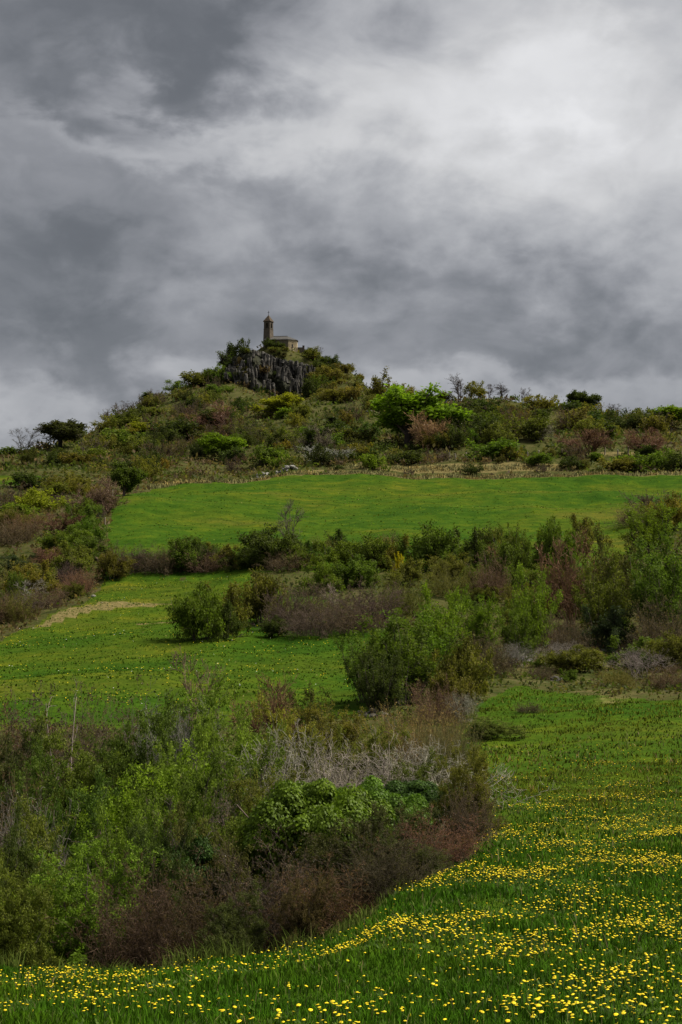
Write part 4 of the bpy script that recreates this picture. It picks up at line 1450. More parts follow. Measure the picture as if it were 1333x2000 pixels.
# -- hedge between the two fields
for a in [('bramble', 245, 1065, 90, 170, PURP, 'dark brown bush at the left end of the hedge between the fields'),
          ('leafy', 290, 1080, 60, 172, DARK, 'dark low bush second from the left in the hedge'),
          ('leafy', 348, 1052, 80, 171, GREEN, 'green bush in the left part of the hedge'),
          ('bramble', 400, 1075, 90, 170, BROWN, 'brown tangle in the left part of the hedge'),
          ('leafy', 440, 1062, 70, 171, OLIVE, 'olive bush left of the big dark hedge bush'),
          ('leafy', 528, 1032, 120, 170, DARK, 'big dark green bush in the hedge below the bare sapling'),
          ('leafy', 590, 1062, 80, 168, GREEN, 'green bush right of the big dark hedge bush'),
          ('leafy', 222, 1078, 60, 168, OLIVE, 'olive bush closing the left end of the hedge'),
          ('bramble', 310, 1066, 80, 170, BROWN, 'brown bush third from the left in the hedge'),
          ('leafy', 385, 1060, 70, 172, DARK, 'dark bush right of the left green hedge bush'),
          ('leafy', 475, 1070, 80, 170, (0.06, 0.075, 0.016), 'dark bush at the left foot of the big dark hedge bush'),
          ('bramble', 555, 1075, 90, 166, BROWN, 'brown tangle at the right foot of the big dark hedge bush'),
          ('leafy', 770, 1052, 80, 168, OLIVE, 'olive bush behind the yellow broom'),
          ('bare', 567, 978, 54, 176, (0.13, 0.125, 0.07), 'bare sapling rising from the hedge against the upper field'),
          ('leafy', 655, 1058, 90, 168, FRESH, 'fresh green bush in the middle of the hedge'),
          ('leafy', 725, 1050, 90, 167, GREEN, 'green bush in the hedge left of the yellow broom'),
          ('leafy', 786, 1083, 26, 160, (0.36, 0.30, 0.01), 'small yellow flowering broom clump in the hedge'),
          ('leafy', 845, 1030, 110, 168, GREEN, 'wide green bush in the hedge right of the yellow broom'),
          ('leafy', 918, 1032, 90, 168, DARK, 'dark green bush in the right part of the hedge'),
          ('willow', 1002, 1025, 40, 166, GREEN, 'spiky green shrub at the right of the hedge'),
          ('leafy', 975, 1060, 90, 155, GREEN, 'green bush below the spiky hedge shrub'),
          ('bramble', 960, 1082, 90, 150, BROWN, 'brown thicket below the right part of the hedge'),
          ('leafy', 800, 1090, 90, 155, OLIVE, 'olive bush below the yellow broom'),
          ('leafy', 690, 1090, 90, 155, GREEN, 'green bush in front of the middle hedge'),
          ('leafy', 620, 1100, 80, 152, FRESH, 'fresh green bush behind the brown island thicket'),
          ('bramble', 880, 1090, 100, 150, OLIVE, 'olive brown thicket in front of the right hedge'),
          ('leafy', 1040, 1060, 70, 170, GREEN, 'green bush between hedge and pinkish bare shrubs')]:
    P(a[0], a[1], a[2], a[3], d=a[4], col=a[5], label=a[6])
# -- thicket island in the middle field
for a in [('leafy', 385, 1148, 96, 119, GREEN, 'green leafy bush at the left tip of the island thicket'),
          ('leafy', 440, 1142, 100, 123, OLIVE, 'olive bush second from the left tip of the island thicket'),
          ('leafy', 510, 1122, 100, 130, OLIVE, 'olive yellow bush on top of the island thicket'),
          ('bramble', 560, 1140, 120, 126, PURP, 'purplish brown bramble in the island thicket'),
          ('bramble', 640, 1135, 130, 126, BROWN, 'dark brown bramble in the middle of the island thicket'),
          ('bramble', 730, 1140, 130, 124, PURP, 'greyish brown bramble in the right part of the island thicket'),
          ('leafy', 536, 1206, 46, 121, DARK, 'small round dark bush at the front of the island thicket'),
          ('bramble', 610, 1180, 130, 121, PURP, 'low bramble at the front of the island thicket'),
          ('bramble', 700, 1180, 120, 121, BROWN, 'low brown bramble at the front right of the island thicket'),
          ('leafy', 455, 1178, 70, 120, DARK, 'dark green bush at the front left of the island thicket'),
          ('bare', 645, 1140, 40, 128, (0.3, 0.26, 0.2), 'pale dead sapling in the island thicket'),
          ('bramble', 790, 1120, 110, 132, OLIVE, 'olive brown bramble at the right end of the island thicket')]:
    P(a[0], a[1], a[2], a[3], d=a[4], col=a[5], label=a[6])
# -- right slope shrubs
for a in [('willow', 785, 1205, 170, 78, GREEN, 'big dense green willow shrub beside the middle field'),
          ('willow', 745, 1270, 110, 74, DARK, 'dark green shrub at the left side of the big willow shrub'),
          ('willow', 870, 1150, 120, 95, BRIGHT, 'bright green upright willow shrub right behind the big one'),
          ('willow', 835, 1195, 160, 84, (0.085, 0.13, 0.016), 'green willow shrub behind the right half of the big one'),
          ('willow', 720, 1240, 120, 80, (0.07, 0.11, 0.016), 'green shrub behind the left side of the big willow'),
          ('willow', 1160, 1090, 130, 116, (0.10, 0.12, 0.02), 'olive green shrub in front of the pinkish bare shrub'),
          ('willow', 1275, 1080, 140, 112, (0.085, 0.125, 0.018), 'green shrub right of the tall olive shrub'),
          ('willow', 930, 1155, 90, 100, FRESH, 'fresh green shrub right of the bright upright willow'),
          ('willow', 1055, 1112, 110, 112, FRESH, 'tall green willow shrub left of the pinkish bare shrub'),
          ('willow', 1000, 1190, 80, 105, GREEN, 'green shrub at the lower left of the tall willow'),
          ('bareround', 1125, 1045, 120, 125, (0.17, 0.115, 0.065), 'pinkish brown bare shrub between two green willows'),
          ('willow', 1215, 1035, 140, 122, (0.085, 0.085, 0.022), 'tall olive shrub with visible dark stems on the right slope'),
          ('willow', 1310, 1040, 120, 118, GREEN, 'tall green shrub at the right photo edge'),
          ('willow', 1270, 985, 110, 178, FRESH, 'fresh green shrub behind the tall olive shrub'),
          ('leafy', 1315, 968, 80, 200, YOLIVE, 'yellowish bush at the right photo edge against the upper field'),
          ('bramble', 1240, 985, 90, 208, BROWN, 'brown thicket beside the upper field at the right'),
          ('bramble', 1290, 960, 90, 218, PURP, 'dark brown thicket at the right photo edge above the yellowish bush'),
          ('leafy', 1150, 1010, 80, 185, OLIVE, 'olive bush at the right end of the upper field hedge'),
          ('leafy', 1090, 1020, 80, 165, GREEN, 'green bush above the pinkish bare shrub'),
          ('leafy', 1185, 1185, 110, 112, (0.04, 0.055, 0.03), 'grey-green low bush below the tall olive shrub'),
          ('bramble', 1290, 1165, 120, 108, BROWN, 'brown thicket at the right photo edge under the green shrub'),
          ('bramble', 1110, 1195, 90, 108, BROWN, 'brown thicket below the pinkish bare shrub'),
          ('leafy', 900, 1250, 100, 80, OLIVE, 'olive bush at the right foot of the big willow shrub'),
          ('bramble', 960, 1235, 90, 92, BROWN, 'brown bramble right of the big willow shrub'),
          ('leafy', 885, 1310, 90, 72, OLIVE, 'low olive bush in front of the big willow shrub'),
          ('bramble', 850, 1330, 110, 68, BROWN, 'brown bramble below the big willow shrub'),
          ('bramble', 1030, 1372, 100, 73, (0.065, 0.055, 0.035), 'small brown bush standing alone on the right meadow'),
          ('bramble', 1200, 1310, 120, 88, OLIVE, 'low olive bramble on the rubble slope'),
          ('leafy', 1120, 1265, 110, 96, OLIVE, 'low olive bush in the middle of the rubble slope'),
          ('leafy', 1240, 1245, 110, 98, GREEN, 'green bush on the upper right rubble slope'),
          ('bramble', 1310, 1300, 110, 88, (0.11, 0.085, 0.045), 'tan bramble at the right photo edge above the meadow'),
          ('bramble', 1060, 1300, 90, 92, (0.10, 0.075, 0.045), 'tan bramble at the left side of the rubble slope'),
          ('leafy', 1310, 1240, 90, 96, OLIVE, 'olive bush at the right photo edge on the rubble slope')]:
    P(a[0], a[1], a[2], a[3], d=a[4], col=a[5], label=a[6])
for a in [(1010, 1255, 90, 98, 'grey dead arching branches on the left of the rubble slope'), (1095, 1250, 80, 98, 'grey dead branches in the middle of the rubble slope'),
          (1250, 1265, 110, 92, 'grey dead branches at the right of the rubble slope'), (900, 1350, 70, 68, 'grey bare twigs right of the tan stems')]:
    P('tangle', a[0], a[1], a[2], d=a[3], col=(0.20, 0.18, 0.15), label=a[4])
# -- foreground tangle in the hollow
for a in [('leafy', 165, 1655, 310, 25.5, (0.10, 0.155, 0.016), 'green leafy bush at the lower left edge of the flower meadow'),
          ('leafy', 25, 1680, 170, 24.5, (0.10, 0.125, 0.02), 'olive bush in the lower left corner behind the flowers'),
          ('bramble', 270, 1690, 190, 24.5, (0.085, 0.058, 0.036), 'brown bramble right of the lower left green bush'),
          ('bramble', 390, 1690, 220, 25, (0.085, 0.06, 0.034), 'tawny bramble at the meadow edge, left of the reddish one'),
          ('bramble', 530, 1640, 240, 25, (0.07, 0.048, 0.032), 'dark bramble below the ivy mound at the meadow edge'),
          ('bramble', 650, 1690, 200, 24, (0.105, 0.055, 0.032), 'reddish brown bramble at the meadow corner below the ivy'),
          ('bramble', 765, 1620, 200, 24.2, (0.05, 0.04, 0.024), 'dark bramble at the bend of the meadow edge'),
          ('bramble', 860, 1590, 170, 26.5, (0.12, 0.066, 0.042), 'reddish bramble at the right end of the thicket'),
          ('leafy', 905, 1465, 130, 30.5, OLIVE, 'olive bush at the right end of the thicket, above the reddish bramble'),
          ('leafy', 115, 1545, 210, 30, (0.062, 0.098, 0.016), 'deep green bush in front of the brown twigs at the left edge'),
          ('leafy', 20, 1590, 170, 27, (0.05, 0.075, 0.016), 'dark green bush at the left photo edge above the corner bush'),
          ('leafy', 330, 1500, 220, 31, (0.075, 0.115, 0.016), 'deep green bush right of the large fresh green bush'),
          ('leafy', 330, 1620, 170, 26, (0.055, 0.07, 0.02), 'dark bush behind the tawny bramble at the meadow edge'),
          ('leafy', 250, 1390, 200, 42, (0.06, 0.09, 0.016), 'deep green bush in front of the dark leafy tree top'),
          ('leafy', 30, 1430, 190, 40, (0.05, 0.06, 0.02), 'dark bush below the dark brown bramble at the left edge'),
          ('leafy', 430, 1480, 200, 34, (0.085, 0.11, 0.02), 'olive green bush in front of the green bush in mid thicket'),
          ('leafy', 540, 1440, 180, 39, (0.08, 0.09, 0.022), 'olive bush at the left end of the grey dead twigs'),
          ('leafy', 640, 1600, 190, 26.5, (0.045, 0.05, 0.018), 'dark bush under the ivy mound'),
          ('leafy', 760, 1580, 170, 27, (0.045, 0.052, 0.018), 'dark bush under the smaller ivy mound'),
          ('leafy', 455, 1745, 130, 23.6, (0.05, 0.062, 0.018), 'low dark green bush in front of the tawny bramble'),
          ('leafy', 590, 1720, 120, 23.4, (0.075, 0.055, 0.026), 'low brownish leafy bush in front of the dark bramble'),
          ('leafy', 820, 1640, 130, 25.2, (0.055, 0.06, 0.02), 'low dark olive bush between the bend bramble and the reddish bramble'),
          ('bramble', 915, 1530, 110, 28.5, (0.10, 0.075, 0.045), 'tawny bramble at the rightmost tip of the thicket'),
          ('leafy', 960, 1400, 130, 60, (0.085, 0.095, 0.022), 'low olive bush on the grass right of the tan stems'),
          ('leafy', 560, 1520, 200, 31, (0.085, 0.1, 0.02), 'dull green bush directly behind the big ivy mound'),
          ('leafy', 760, 1490, 180, 34, (0.075, 0.085, 0.02), 'dull green bush behind the smaller ivy mound'),
          ('leafy', 250, 1580, 200, 27.5, (0.105, 0.15, 0.018), 'green bush between the tawny bramble and the lower left bush'),
          ('leafy', 430, 1600, 170, 27, (0.075, 0.08, 0.025), 'olive bush above the tawny bramble'),
          ('ivy', 615, 1530, 270, 29, IVYG, 'bright green ivy mound in the middle of the thicket'),
          ('ivy', 725, 1528, 200, 30, (0.075, 0.135, 0.014), 'smaller bright ivy mound right of the big one'),
          ('ivy', 820, 1528, 190, 31.5, (0.045, 0.085, 0.014), 'darker ivy mound at the right end of the thicket'),
          ('ivy', 375, 1630, 150, 27, (0.045, 0.095, 0.018), 'small ivy patch in the brown bramble left of the big ivy'),
          ('leafy', 910, 1490, 110, 38, OLIVE, 'olive bush at the right tip of the thicket'),
          ('leafy', 480, 1560, 200, 29, (0.095, 0.125, 0.02), 'olive green bush left of the ivy mound'),
          ('bramble', 440, 1520, 200, 32, (0.12, 0.10, 0.08), 'greyish twig thicket left of the ivy mound'),
          ('leafy', 230, 1495, 290, 32, (0.115, 0.165, 0.016), 'large fresh green bush in the left half of the thicket'),
          ('leafy', 390, 1430, 260, 38, (0.10, 0.145, 0.018), 'green bush behind the greyish twigs'),
          ('leafy', 330, 1350, 220, 46, (0.085, 0.13, 0.018), 'dark leafy tree top with grey branches at the thicket crest'),
          ('leafy', 480, 1395, 220, 44, (0.105, 0.13, 0.02), 'olive bush at the thicket crest, centre'),
          ('leafy', 590, 1385, 170, 48, (0.13, 0.14, 0.022), 'yellowish olive bush at the thicket crest by the brown twigs'),
          ('bramble', 90, 1362, 240, 50, PURP, 'dark purplish bramble at the upper left of the thicket'),
          ('bramble', 240, 1352, 160, 54, BROWN, 'brown bramble behind the dark leafy tree top'),
          ('bramble', 10, 1380, 200, 46, BROWN, 'dark brown bramble at the left photo edge of the thicket'),
          ('leafy', 60, 1480, 190, 36, (0.06, 0.085, 0.016), 'dark green bush at the left photo edge of the thicket'),
          ('bramble', 40, 1540, 180, 31, BROWN, 'brown twig thicket at the left edge above the olive corner bush'),
          ('leafy', 90, 1600, 190, 28, (0.095, 0.12, 0.02), 'olive bush between the left brown twigs and the green meadow bush'),
          ('bramble', 310, 1590, 200, 28, (0.10, 0.085, 0.07), 'grey-brown twig thicket in the left half of the thicket'),
          ('leafy', 150, 1425, 190, 42, (0.09, 0.12, 0.018), 'green bush under the pale dead tree'),
          ('bareround', 525, 1325, 110, 58, (0.13, 0.08, 0.045), 'reddish bare shrub on the thicket crest against the middle field'),
          ('bare', 387, 1272, 100, 60, (0.15, 0.10, 0.06), 'tan bare sapling on the thicket crest against the middle field'),
          ('willow', 605, 1345, 70, 62, (0.07, 0.07, 0.02), 'thin olive sapling on the thicket crest near the willow shrub'),
          ('willow', 660, 1380, 120, 58, OLIVE, 'sparse olive shrub on the thicket crest left of the tan stems'),
          ('reed', 815, 1368, 170, 55, TANC, 'tall tan upright stems behind the grey twigs'),
          ('reed', 880, 1400, 120, 50, (0.12, 0.11, 0.04), 'olive upright stems at the right of the tan ones'),
          ('leafy', 700, 1425, 180, 48, (0.105, 0.125, 0.022), 'olive bush behind the grey dead twigs'),
          ('leafy', 560, 1460, 160, 42, (0.11, 0.12, 0.028), 'dull olive bush left of the grey dead twigs'),
          ('bramble', 690, 1470, 240, 40, (0.16, 0.13, 0.09), 'brown-grey thicket under the grey dead twigs'),
          ('bramble', 850, 1480, 160, 40, (0.12, 0.10, 0.07), 'brown-grey thicket at the right end of the dead twigs')]:
    P(a[0], a[1], a[2], a[3], d=a[4], col=a[5], label=a[6], wood=None)
for a in [(590, 1425, 280, 36, 'grey dead twigs left part, above the ivy mound'), (710, 1440, 290, 34.5, 'pale grey dead twigs in the middle above the ivy mound'),
          (850, 1448, 260, 35, 'pale grey dead twigs at the right above the dark ivy'), (330, 1362, 80, 44, 'grey branches poking through the dark leafy tree top'),
          (60, 1560, 100, 29, 'grey fallen twigs in the left part of the thicket')]:
    P('tangle', a[0], a[1], a[2], d=a[3], col=GREYC if 500 < a[0] else (0.15, 0.135, 0.11), label=a[4])
P('snag', 122, 1322, 90, d=44, wood=(0.27, 0.245, 0.205), label='pale dead tree with forked trunk in the left thicket', name='dead_tree')

# ------------------------------------------------------------------ unnamed scrub on the hill: bushes that nothing tells apart share a label per place
srg = random.Random(77)


def fill(n, poly, dmin, dmax, palette, hr, label, group, kinds=('leafy', 'leafy', 'bramble'), nm0='scrub_bush'):
    xs = [p[0] for p in poly]
    ys = [p[1] for p in poly]
    made = tries = 0
    while made < n and tries < n * 40:
        tries += 1
        px, py = srg.uniform(min(xs), max(xs)), srg.uniform(min(ys), max(ys))
        if not in_poly(np.array(px), np.array(py), poly):
            continue
        d = hit(px, py)
        if not dmin < d < dmax:
            continue
        if (640 < px < 1140 and 312 < d < 325) or (px > 740 and 425 < d < 470) or (abs(px - 535) < 55 and 890 < py < 935) or (px > 1000 and 862 < py < 892 and d > 326):
            continue
        h = srg.uniform(*hr)
        w = h * srg.uniform(1.1, 2.0)
        x, y, z = spot(px, d)
        kind = srg.choice(kinds)
        col = srg.choice(palette)
        if kind == 'bramble':
            col = srg.choice([BROWN, RED, PURP, OLIVE])
        k = srg.randint(0, 5)
        p = proto(kind, d, k)
        nm, ct = NAMES[kind]
        nm = nm0
        if p.leaf is None:
            o = link(nm, p.wood, None, jit(col, 0.2))
        else:
            o = link(nm, None)
            link('stems', p.wood, o, jit(BARKC if kind != 'bramble' else col))
            link('foliage', p.leaf, o, jit(col, 0.2))
        o.location = (x, y, z - 0.1)
        o.rotation_euler = (0, 0, srg.uniform(0, 6.28))
        o.scale = (w, w, h)
        cw = {OLIVE: 'olive', GREEN: 'green', DARK: 'dark green', YOLIVE: 'yellowish', FRESH: 'fresh green', BROWN: 'brown', RED: 'reddish', PURP: 'purplish brown'}.get(col, 'tan')
        sw = 'tall' if h > hr[0] + 0.62 * (hr[1] - hr[0]) else ('small' if h < hr[0] + 0.3 * (hr[1] - hr[0]) else 'mid-sized')
        tag(o, '%s %s %s' % (sw, cw, label), 'bush', group)
        made += 1


PAL = [OLIVE, OLIVE, GREEN, DARK, DARK, YOLIVE, (0.07, 0.075, 0.02)]
fill(60, [(165, 870), (230, 820), (330, 770), (440, 710), (470, 760), (480, 860), (300, 900), (165, 905)], 380, 600, PAL, (2.6, 6.0),
     'scrub bush scattered on the slope left of and below the cliff', 'scrub on the left slope of the hill')
fill(28, [(640, 690), (700, 735), (740, 780), (740, 830), (560, 850), (560, 780), (610, 780)], 400, 612, [OLIVE, YOLIVE, DARK, OLIVE], (2.0, 4.5),
     'scrub bush scattered on the slope right of and below the cliff', 'scrub on the right slope of the hill')
fill(66, [(740, 790), (900, 775), (1010, 775), (1110, 800), (1333, 835), (1333, 870), (900, 880), (740, 870)], 340, 460, PAL + [DARK, DARK], (2.8, 6.0),
     'scrub bush in the wooded belt below the right skyline', 'scrub under the right skyline')
fill(44, [(260, 900), (480, 850), (740, 850), (740, 905), (600, 915), (450, 935), (260, 945)], 300, 430, PAL, (2.2, 5.0),
     'scrub bush on the lower hillside above the upper field', 'scrub above the upper field')
fill(24, [(660, 890), (900, 880), (1333, 888), (1333, 930), (1130, 930), (1000, 905), (660, 905)], 311, 345, PAL, (1.2, 3.0),
     'bush on the bank between the upper field and the fence', 'bushes on the bank above the field')
fill(26, [(0, 955), (200, 945), (210, 1060), (190, 1150), (0, 1235)], 130, 285, [OLIVE, GREEN, OLIVE, YOLIVE], (1.5, 3.5),
     'bush in the thicket along the left photo edge', 'thicket at the left edge')
fill(16, [(0, 900), (200, 890), (230, 925), (80, 930), (0, 930)], 330, 420, [OLIVE, GREEN, DARK], (1.8, 3.8),
     'bush under the left skyline trees', 'bushes under the left skyline')
fill(18, [(860, 1100), (1333, 1020), (1333, 1200), (1000, 1230), (880, 1180)], 95, 165, [GREEN, OLIVE, FRESH], (1.3, 2.6),
     'bush filling between the tall shrubs on the right slope', 'low bushes on the right slope', ('leafy', 'willow', 'bramble'))
fill(14, [(960, 1230), (1333, 1200), (1333, 1345), (1000, 1345)], 80, 120, [OLIVE, GREEN, (0.09, 0.07, 0.04)], (0.5, 1.1),
     'bush low on the rubble slope at the right', 'knee-high bushes on the rubble slope', ('leafy', 'bramble', 'bramble'))

fill(30, [(215, 1092), (480, 1092), (860, 1062), (1010, 1062), (1010, 1108), (480, 1114), (215, 1110)], 150, 192, [DARK, GREEN, OLIVE, (0.06, 0.09, 0.016)], (1.3, 2.6),
     'bush knitting the hedge between the two fields', 'bushes of the hedge between the fields', ('leafy', 'leafy', 'leafy', 'bramble'), 'hedge_bush')
# ------------------------------------------------------------------ grass, undergrowth and flowers
grng = np.random.RandomState(9)


def scatter(n, dmin, dmax, masks, umin=-0.24, umax=0.24):
    """points evenly spread over the ground between two distances, inside the given plan outlines"""
    d = np.sqrt(grng.uniform(dmin ** 2, dmax ** 2, n))
    u = grng.uniform(umin, umax, n)
    x = u * d
    m = np.zeros(n, dtype=bool)
    for k in masks:
        m |= plan_mask(x, d, k)
    return x[m], d[m]


def blades(x, y, h, w, lean=0.35, curl=0.25):
    n = len(x)
    z = ground_z(x, y)
    a = grng.uniform(0, 2 * math.pi, n)
    H = h * grng.uniform(0.5, 1.3, n) * np.clip(1.0 + 0.45 * np.sin(x * 1.7 + 0.6 * y) * np.sin(y * 1.3 - x * 0.5) + 0.25 * np.sin(x * 5.1 + y * 3.3), 0.45, 1.8)
    Wd = w * grng.uniform(0.6, 1.3, n)
    bx, by = np.cos(a), np.sin(a)
    la = grng.uniform(0, 2 * math.pi, n)
    ll = H * np.abs(grng.normal(0, lean, n))
    lx, ly = np.cos(la) * ll, np.sin(la) * ll
    p = np.stack([x, y, z - 0.01], 1)
    sd_ = np.stack([bx * Wd, by * Wd, 0 * Wd], 1)
    md = np.stack([lx * 0.4, ly * 0.4, H * 0.6], 1)
    tp = np.stack([lx, ly, H * (1 - curl * grng.uniform(0, 1, n))], 1)
    v = np.stack([p - sd_, p + sd_, p + md + sd_ * 0.75, p + md - sd_ * 0.75, p + tp], 1).reshape(-1, 3)
    b = np.arange(n) * 5
    q = np.stack([b, b + 1, b + 2, b + 3], 1)
    t = np.stack([b + 3, b + 2, b + 4], 1)
    return v, q, t, np.repeat(grng.uniform(0, 1, n), 5)


def grass_obj(name, sets, color, label, cat='grass'):
    off = 0
    Vs, Q, T, A = [], [], [], []
    for v, q, t, a in sets:
        Vs.append(v)
        Q.append(q + off)
        T.append(t + off)
        A.append(a)
        off += len(v)
    me = mesh_from(name, np.concatenate(Vs), [np.concatenate(Q), np.concatenate(T)], [M_GRASS], np.concatenate(A))
    return tag(link(name, me, None, color), label, cat, None, 'stuff')


lush, short = [], []
for n, d0, d1, h, w in ((80000, 8, 15, 0.085, 0.0045), (90000, 15, 26, 0.09, 0.007), (65000, 26, 48, 0.09, 0.012), (45000, 48, 95, 0.11, 0.026)):
    x, y = scatter(n, d0, d1, [MEADOW_NEAR])
    near_ = y + 5 * np.sin(x * 0.9 + 1) + 4 * np.sin(x * 2.3 + y * 0.4) + grng.normal(0, 4, len(x)) < 33
    if near_.any():
        lush.append(blades(x[near_], y[near_], h, w))
    if (~near_).any():
        short.append(blades(x[~near_], y[~near_], h, w, 0.7))
grass_obj('meadow_grass', lush, (0.040, 0.108, 0.004), 'lush green grass of the foreground meadow')
grass_obj('short_meadow_grass', short, (0.060, 0.092, 0.006), 'short olive grass on the upper part of the right meadow')
x, y = scatter(16000, 8.5, 34, [MEADOW_NEAR])
m_ = grng.uniform(0, 1, len(x)) < np.clip(0.5 + 0.7 * np.sin(x * 1.1 + 2) * np.sin(y * 0.8 + x * 0.3), 0.06, 1)
x, y = x[m_], y[m_]
k = 5
n = len(x)
c = np.repeat(np.stack([x, y, ground_z(x, y) + 0.015], 1), k, axis=0)
an = grng.uniform(0, 2 * math.pi, n * k)
el = grng.uniform(0.15, 1.0, n * k)
a = np.stack([np.cos(an) * np.cos(el), np.sin(an) * np.cos(el), np.sin(el)], 1)
b = np.stack([-np.sin(an), np.cos(an), 0 * an], 1)
L = np.repeat(grng.uniform(0.03, 0.075, n), k)[:, None] * grng.uniform(0.7, 1.2, (n * k, 1))
v = np.stack([c, c + a * L * 0.6 + b * L * 0.16, c + a * L, c + a * L * 0.6 - b * L * 0.16], 1).reshape(-1, 3)
me = mesh_from('meadow_weeds', v, np.arange(n * k * 4).reshape(-1, 4), [M_LEAF], np.repeat(np.repeat(grng.uniform(0.1, 0.9, n), k), 4))
tag(link('meadow_weeds', me, None, (0.065, 0.110, 0.022)), 'broad-leaved weeds mixed into the foreground grass', 'weeds', None, 'stuff')
EDGE = [(-40, 21.2), (250, 21.7), (450, 21.9), (640, 21.9), (735, 21.7), (770, 23.0), (850, 25.1), (890, 27.5), (915, 32.6), (950, 33), (925, 28), (885, 26.2), (790, 24.6), (750, 23.6), (640, 23.4), (450, 23.4), (250, 23.1), (-40, 22.8)]
x, y = scatter(100000, 20.5, 34, [EDGE])
k = grng.uniform(0, 1, len(x)) < np.clip(0.4 + 0.7 * np.sin(x * 2.3 + 1) * np.sin(x * 5.9 + y * 2), 0.05, 1)
grass_obj('edge_grass', [blades(x[k], y[k], 0.26, 0.006, 0.55)], (0.065, 0.095, 0.014), 'long ragged grass where the thicket meets the flower meadow')
x, y = scatter(3500, 8.5, 60, [MEADOW_NEAR])
grass_obj('dry_stalks', [blades(x, y, 0.16, 0.0035 * np.clip(y / 14, 1, 4), 0.5)], (0.15, 0.13, 0.06), 'thin dry stalks standing in the foreground meadow')
x, y = scatter(60000, 72, 170, [FIELD_MID])
grass_obj('field_grass', [blades(x, y, 0.09, 0.05, 0.8)], (0.040, 0.086, 0.005), 'short grass of the middle field')
x, y = scatter(12000, 166, 315, [FIELD_UP])
grass_obj('upper_field_grass', [blades(x, y, 0.13, 0.11, 0.9)], (0.062, 0.115, 0.006), 'short grass of the upper field below the hill')
# dry grass along banks
x, y = scatter(60000, 286, 326, [[(235, 270), (300, 287), (450, 295), (560, 305), (640, 309.5), (760, 308), (1150, 309), (1500, 310), (1500, 315), (1150, 314), (760, 312), (640, 315), (450, 301), (300, 292), (235, 276)], [(640, 316), (700, 319.5), (1130, 319), (1130, 323.5), (700, 324), (640, 320)]])
grass_obj('dry_bank_grass', [blades(x, y, 0.55, 0.10)], (0.19, 0.185, 0.075), 'straw coloured dry grass along the top edge of the upper field')
# rough undergrowth between the shrubs: low clumps of leaves
NU = 40000
x1 = grng.uniform(-0.24, 0.24, NU)
d1_ = np.exp(grng.uniform(math.log(34), math.log(610), NU))
xx = x1 * d1_
BANK = [(640, 312), (1140, 312), (1140, 326), (640, 326)]
ok = ~(plan_mask(xx, d1_, BANK) | plan_mask(xx, d1_, MEADOW_NEAR) | plan_mask(xx, d1_, FIELD_MID) | plan_mask(xx, d1_, FIELD_UP) | plan_mask(xx, d1_, STRIP))
pick = np.sin(xx * 0.11 + 2) + np.sin(d1_ * 0.09 + xx * 0.05) + grng.normal(0, 0.9, NU)
for nm, mk, colr, lab in (('green_undergrowth', ok & (pick > 0.3), (0.060, 0.078, 0.018), 'rough green undergrowth between the shrubs and over the hill'),
                          ('olive_undergrowth', ok & (pick <= 0.3) & (pick > -0.9), (0.080, 0.072, 0.024), 'olive undergrowth between the shrubs and over the hill'),
                          ('dry_undergrowth', ok & (pick <= -0.9), (0.100, 0.072, 0.040), 'dry brown undergrowth between the shrubs and over the hill')):
    ux, uy = xx[mk], d1_[mk]
    n = len(ux)
    sz = np.clip(uy / 420, 0.10, 1.0) * grng.uniform(0.6, 1.5, n)
    k = 4
    c = np.repeat(np.stack([ux, uy, ground_z(ux, uy)], 1), k, axis=0)
    S = np.repeat(sz, k)[:, None]
    off_ = grng.normal(0, 0.6, (n * k, 3)) * S
    off_[:, 2] = np.abs(off_[:, 2]) * 0.9
    a = unit(grng.normal(0, 1, (n * k, 3)) + np.array([0, 0, 0.4]))
    b = unit(np.cross(a, grng.normal(0, 1, (n * k, 3))))
    L = S * grng.uniform(0.6, 1.2, (n * k, 1))
    p = c + off_
    v = np.stack([p, p + a * L * 0.5 + b * L * 0.28, p + a * L, p + a * L * 0.5 - b * L * 0.28], 1).reshape(-1, 3)
    var = np.repeat(np.clip(0.6 * np.repeat(grng.uniform(0, 1, n), k) + 0.4 * grng.uniform(0, 1, n * k), 0, 1), 4)
    me = mesh_from(nm, v, np.arange(n * k * 4).reshape(-1, 4), [M_LEAF], var)
    tag(link(nm, me, None, colr), lab, 'undergrowth', None, 'stuff')


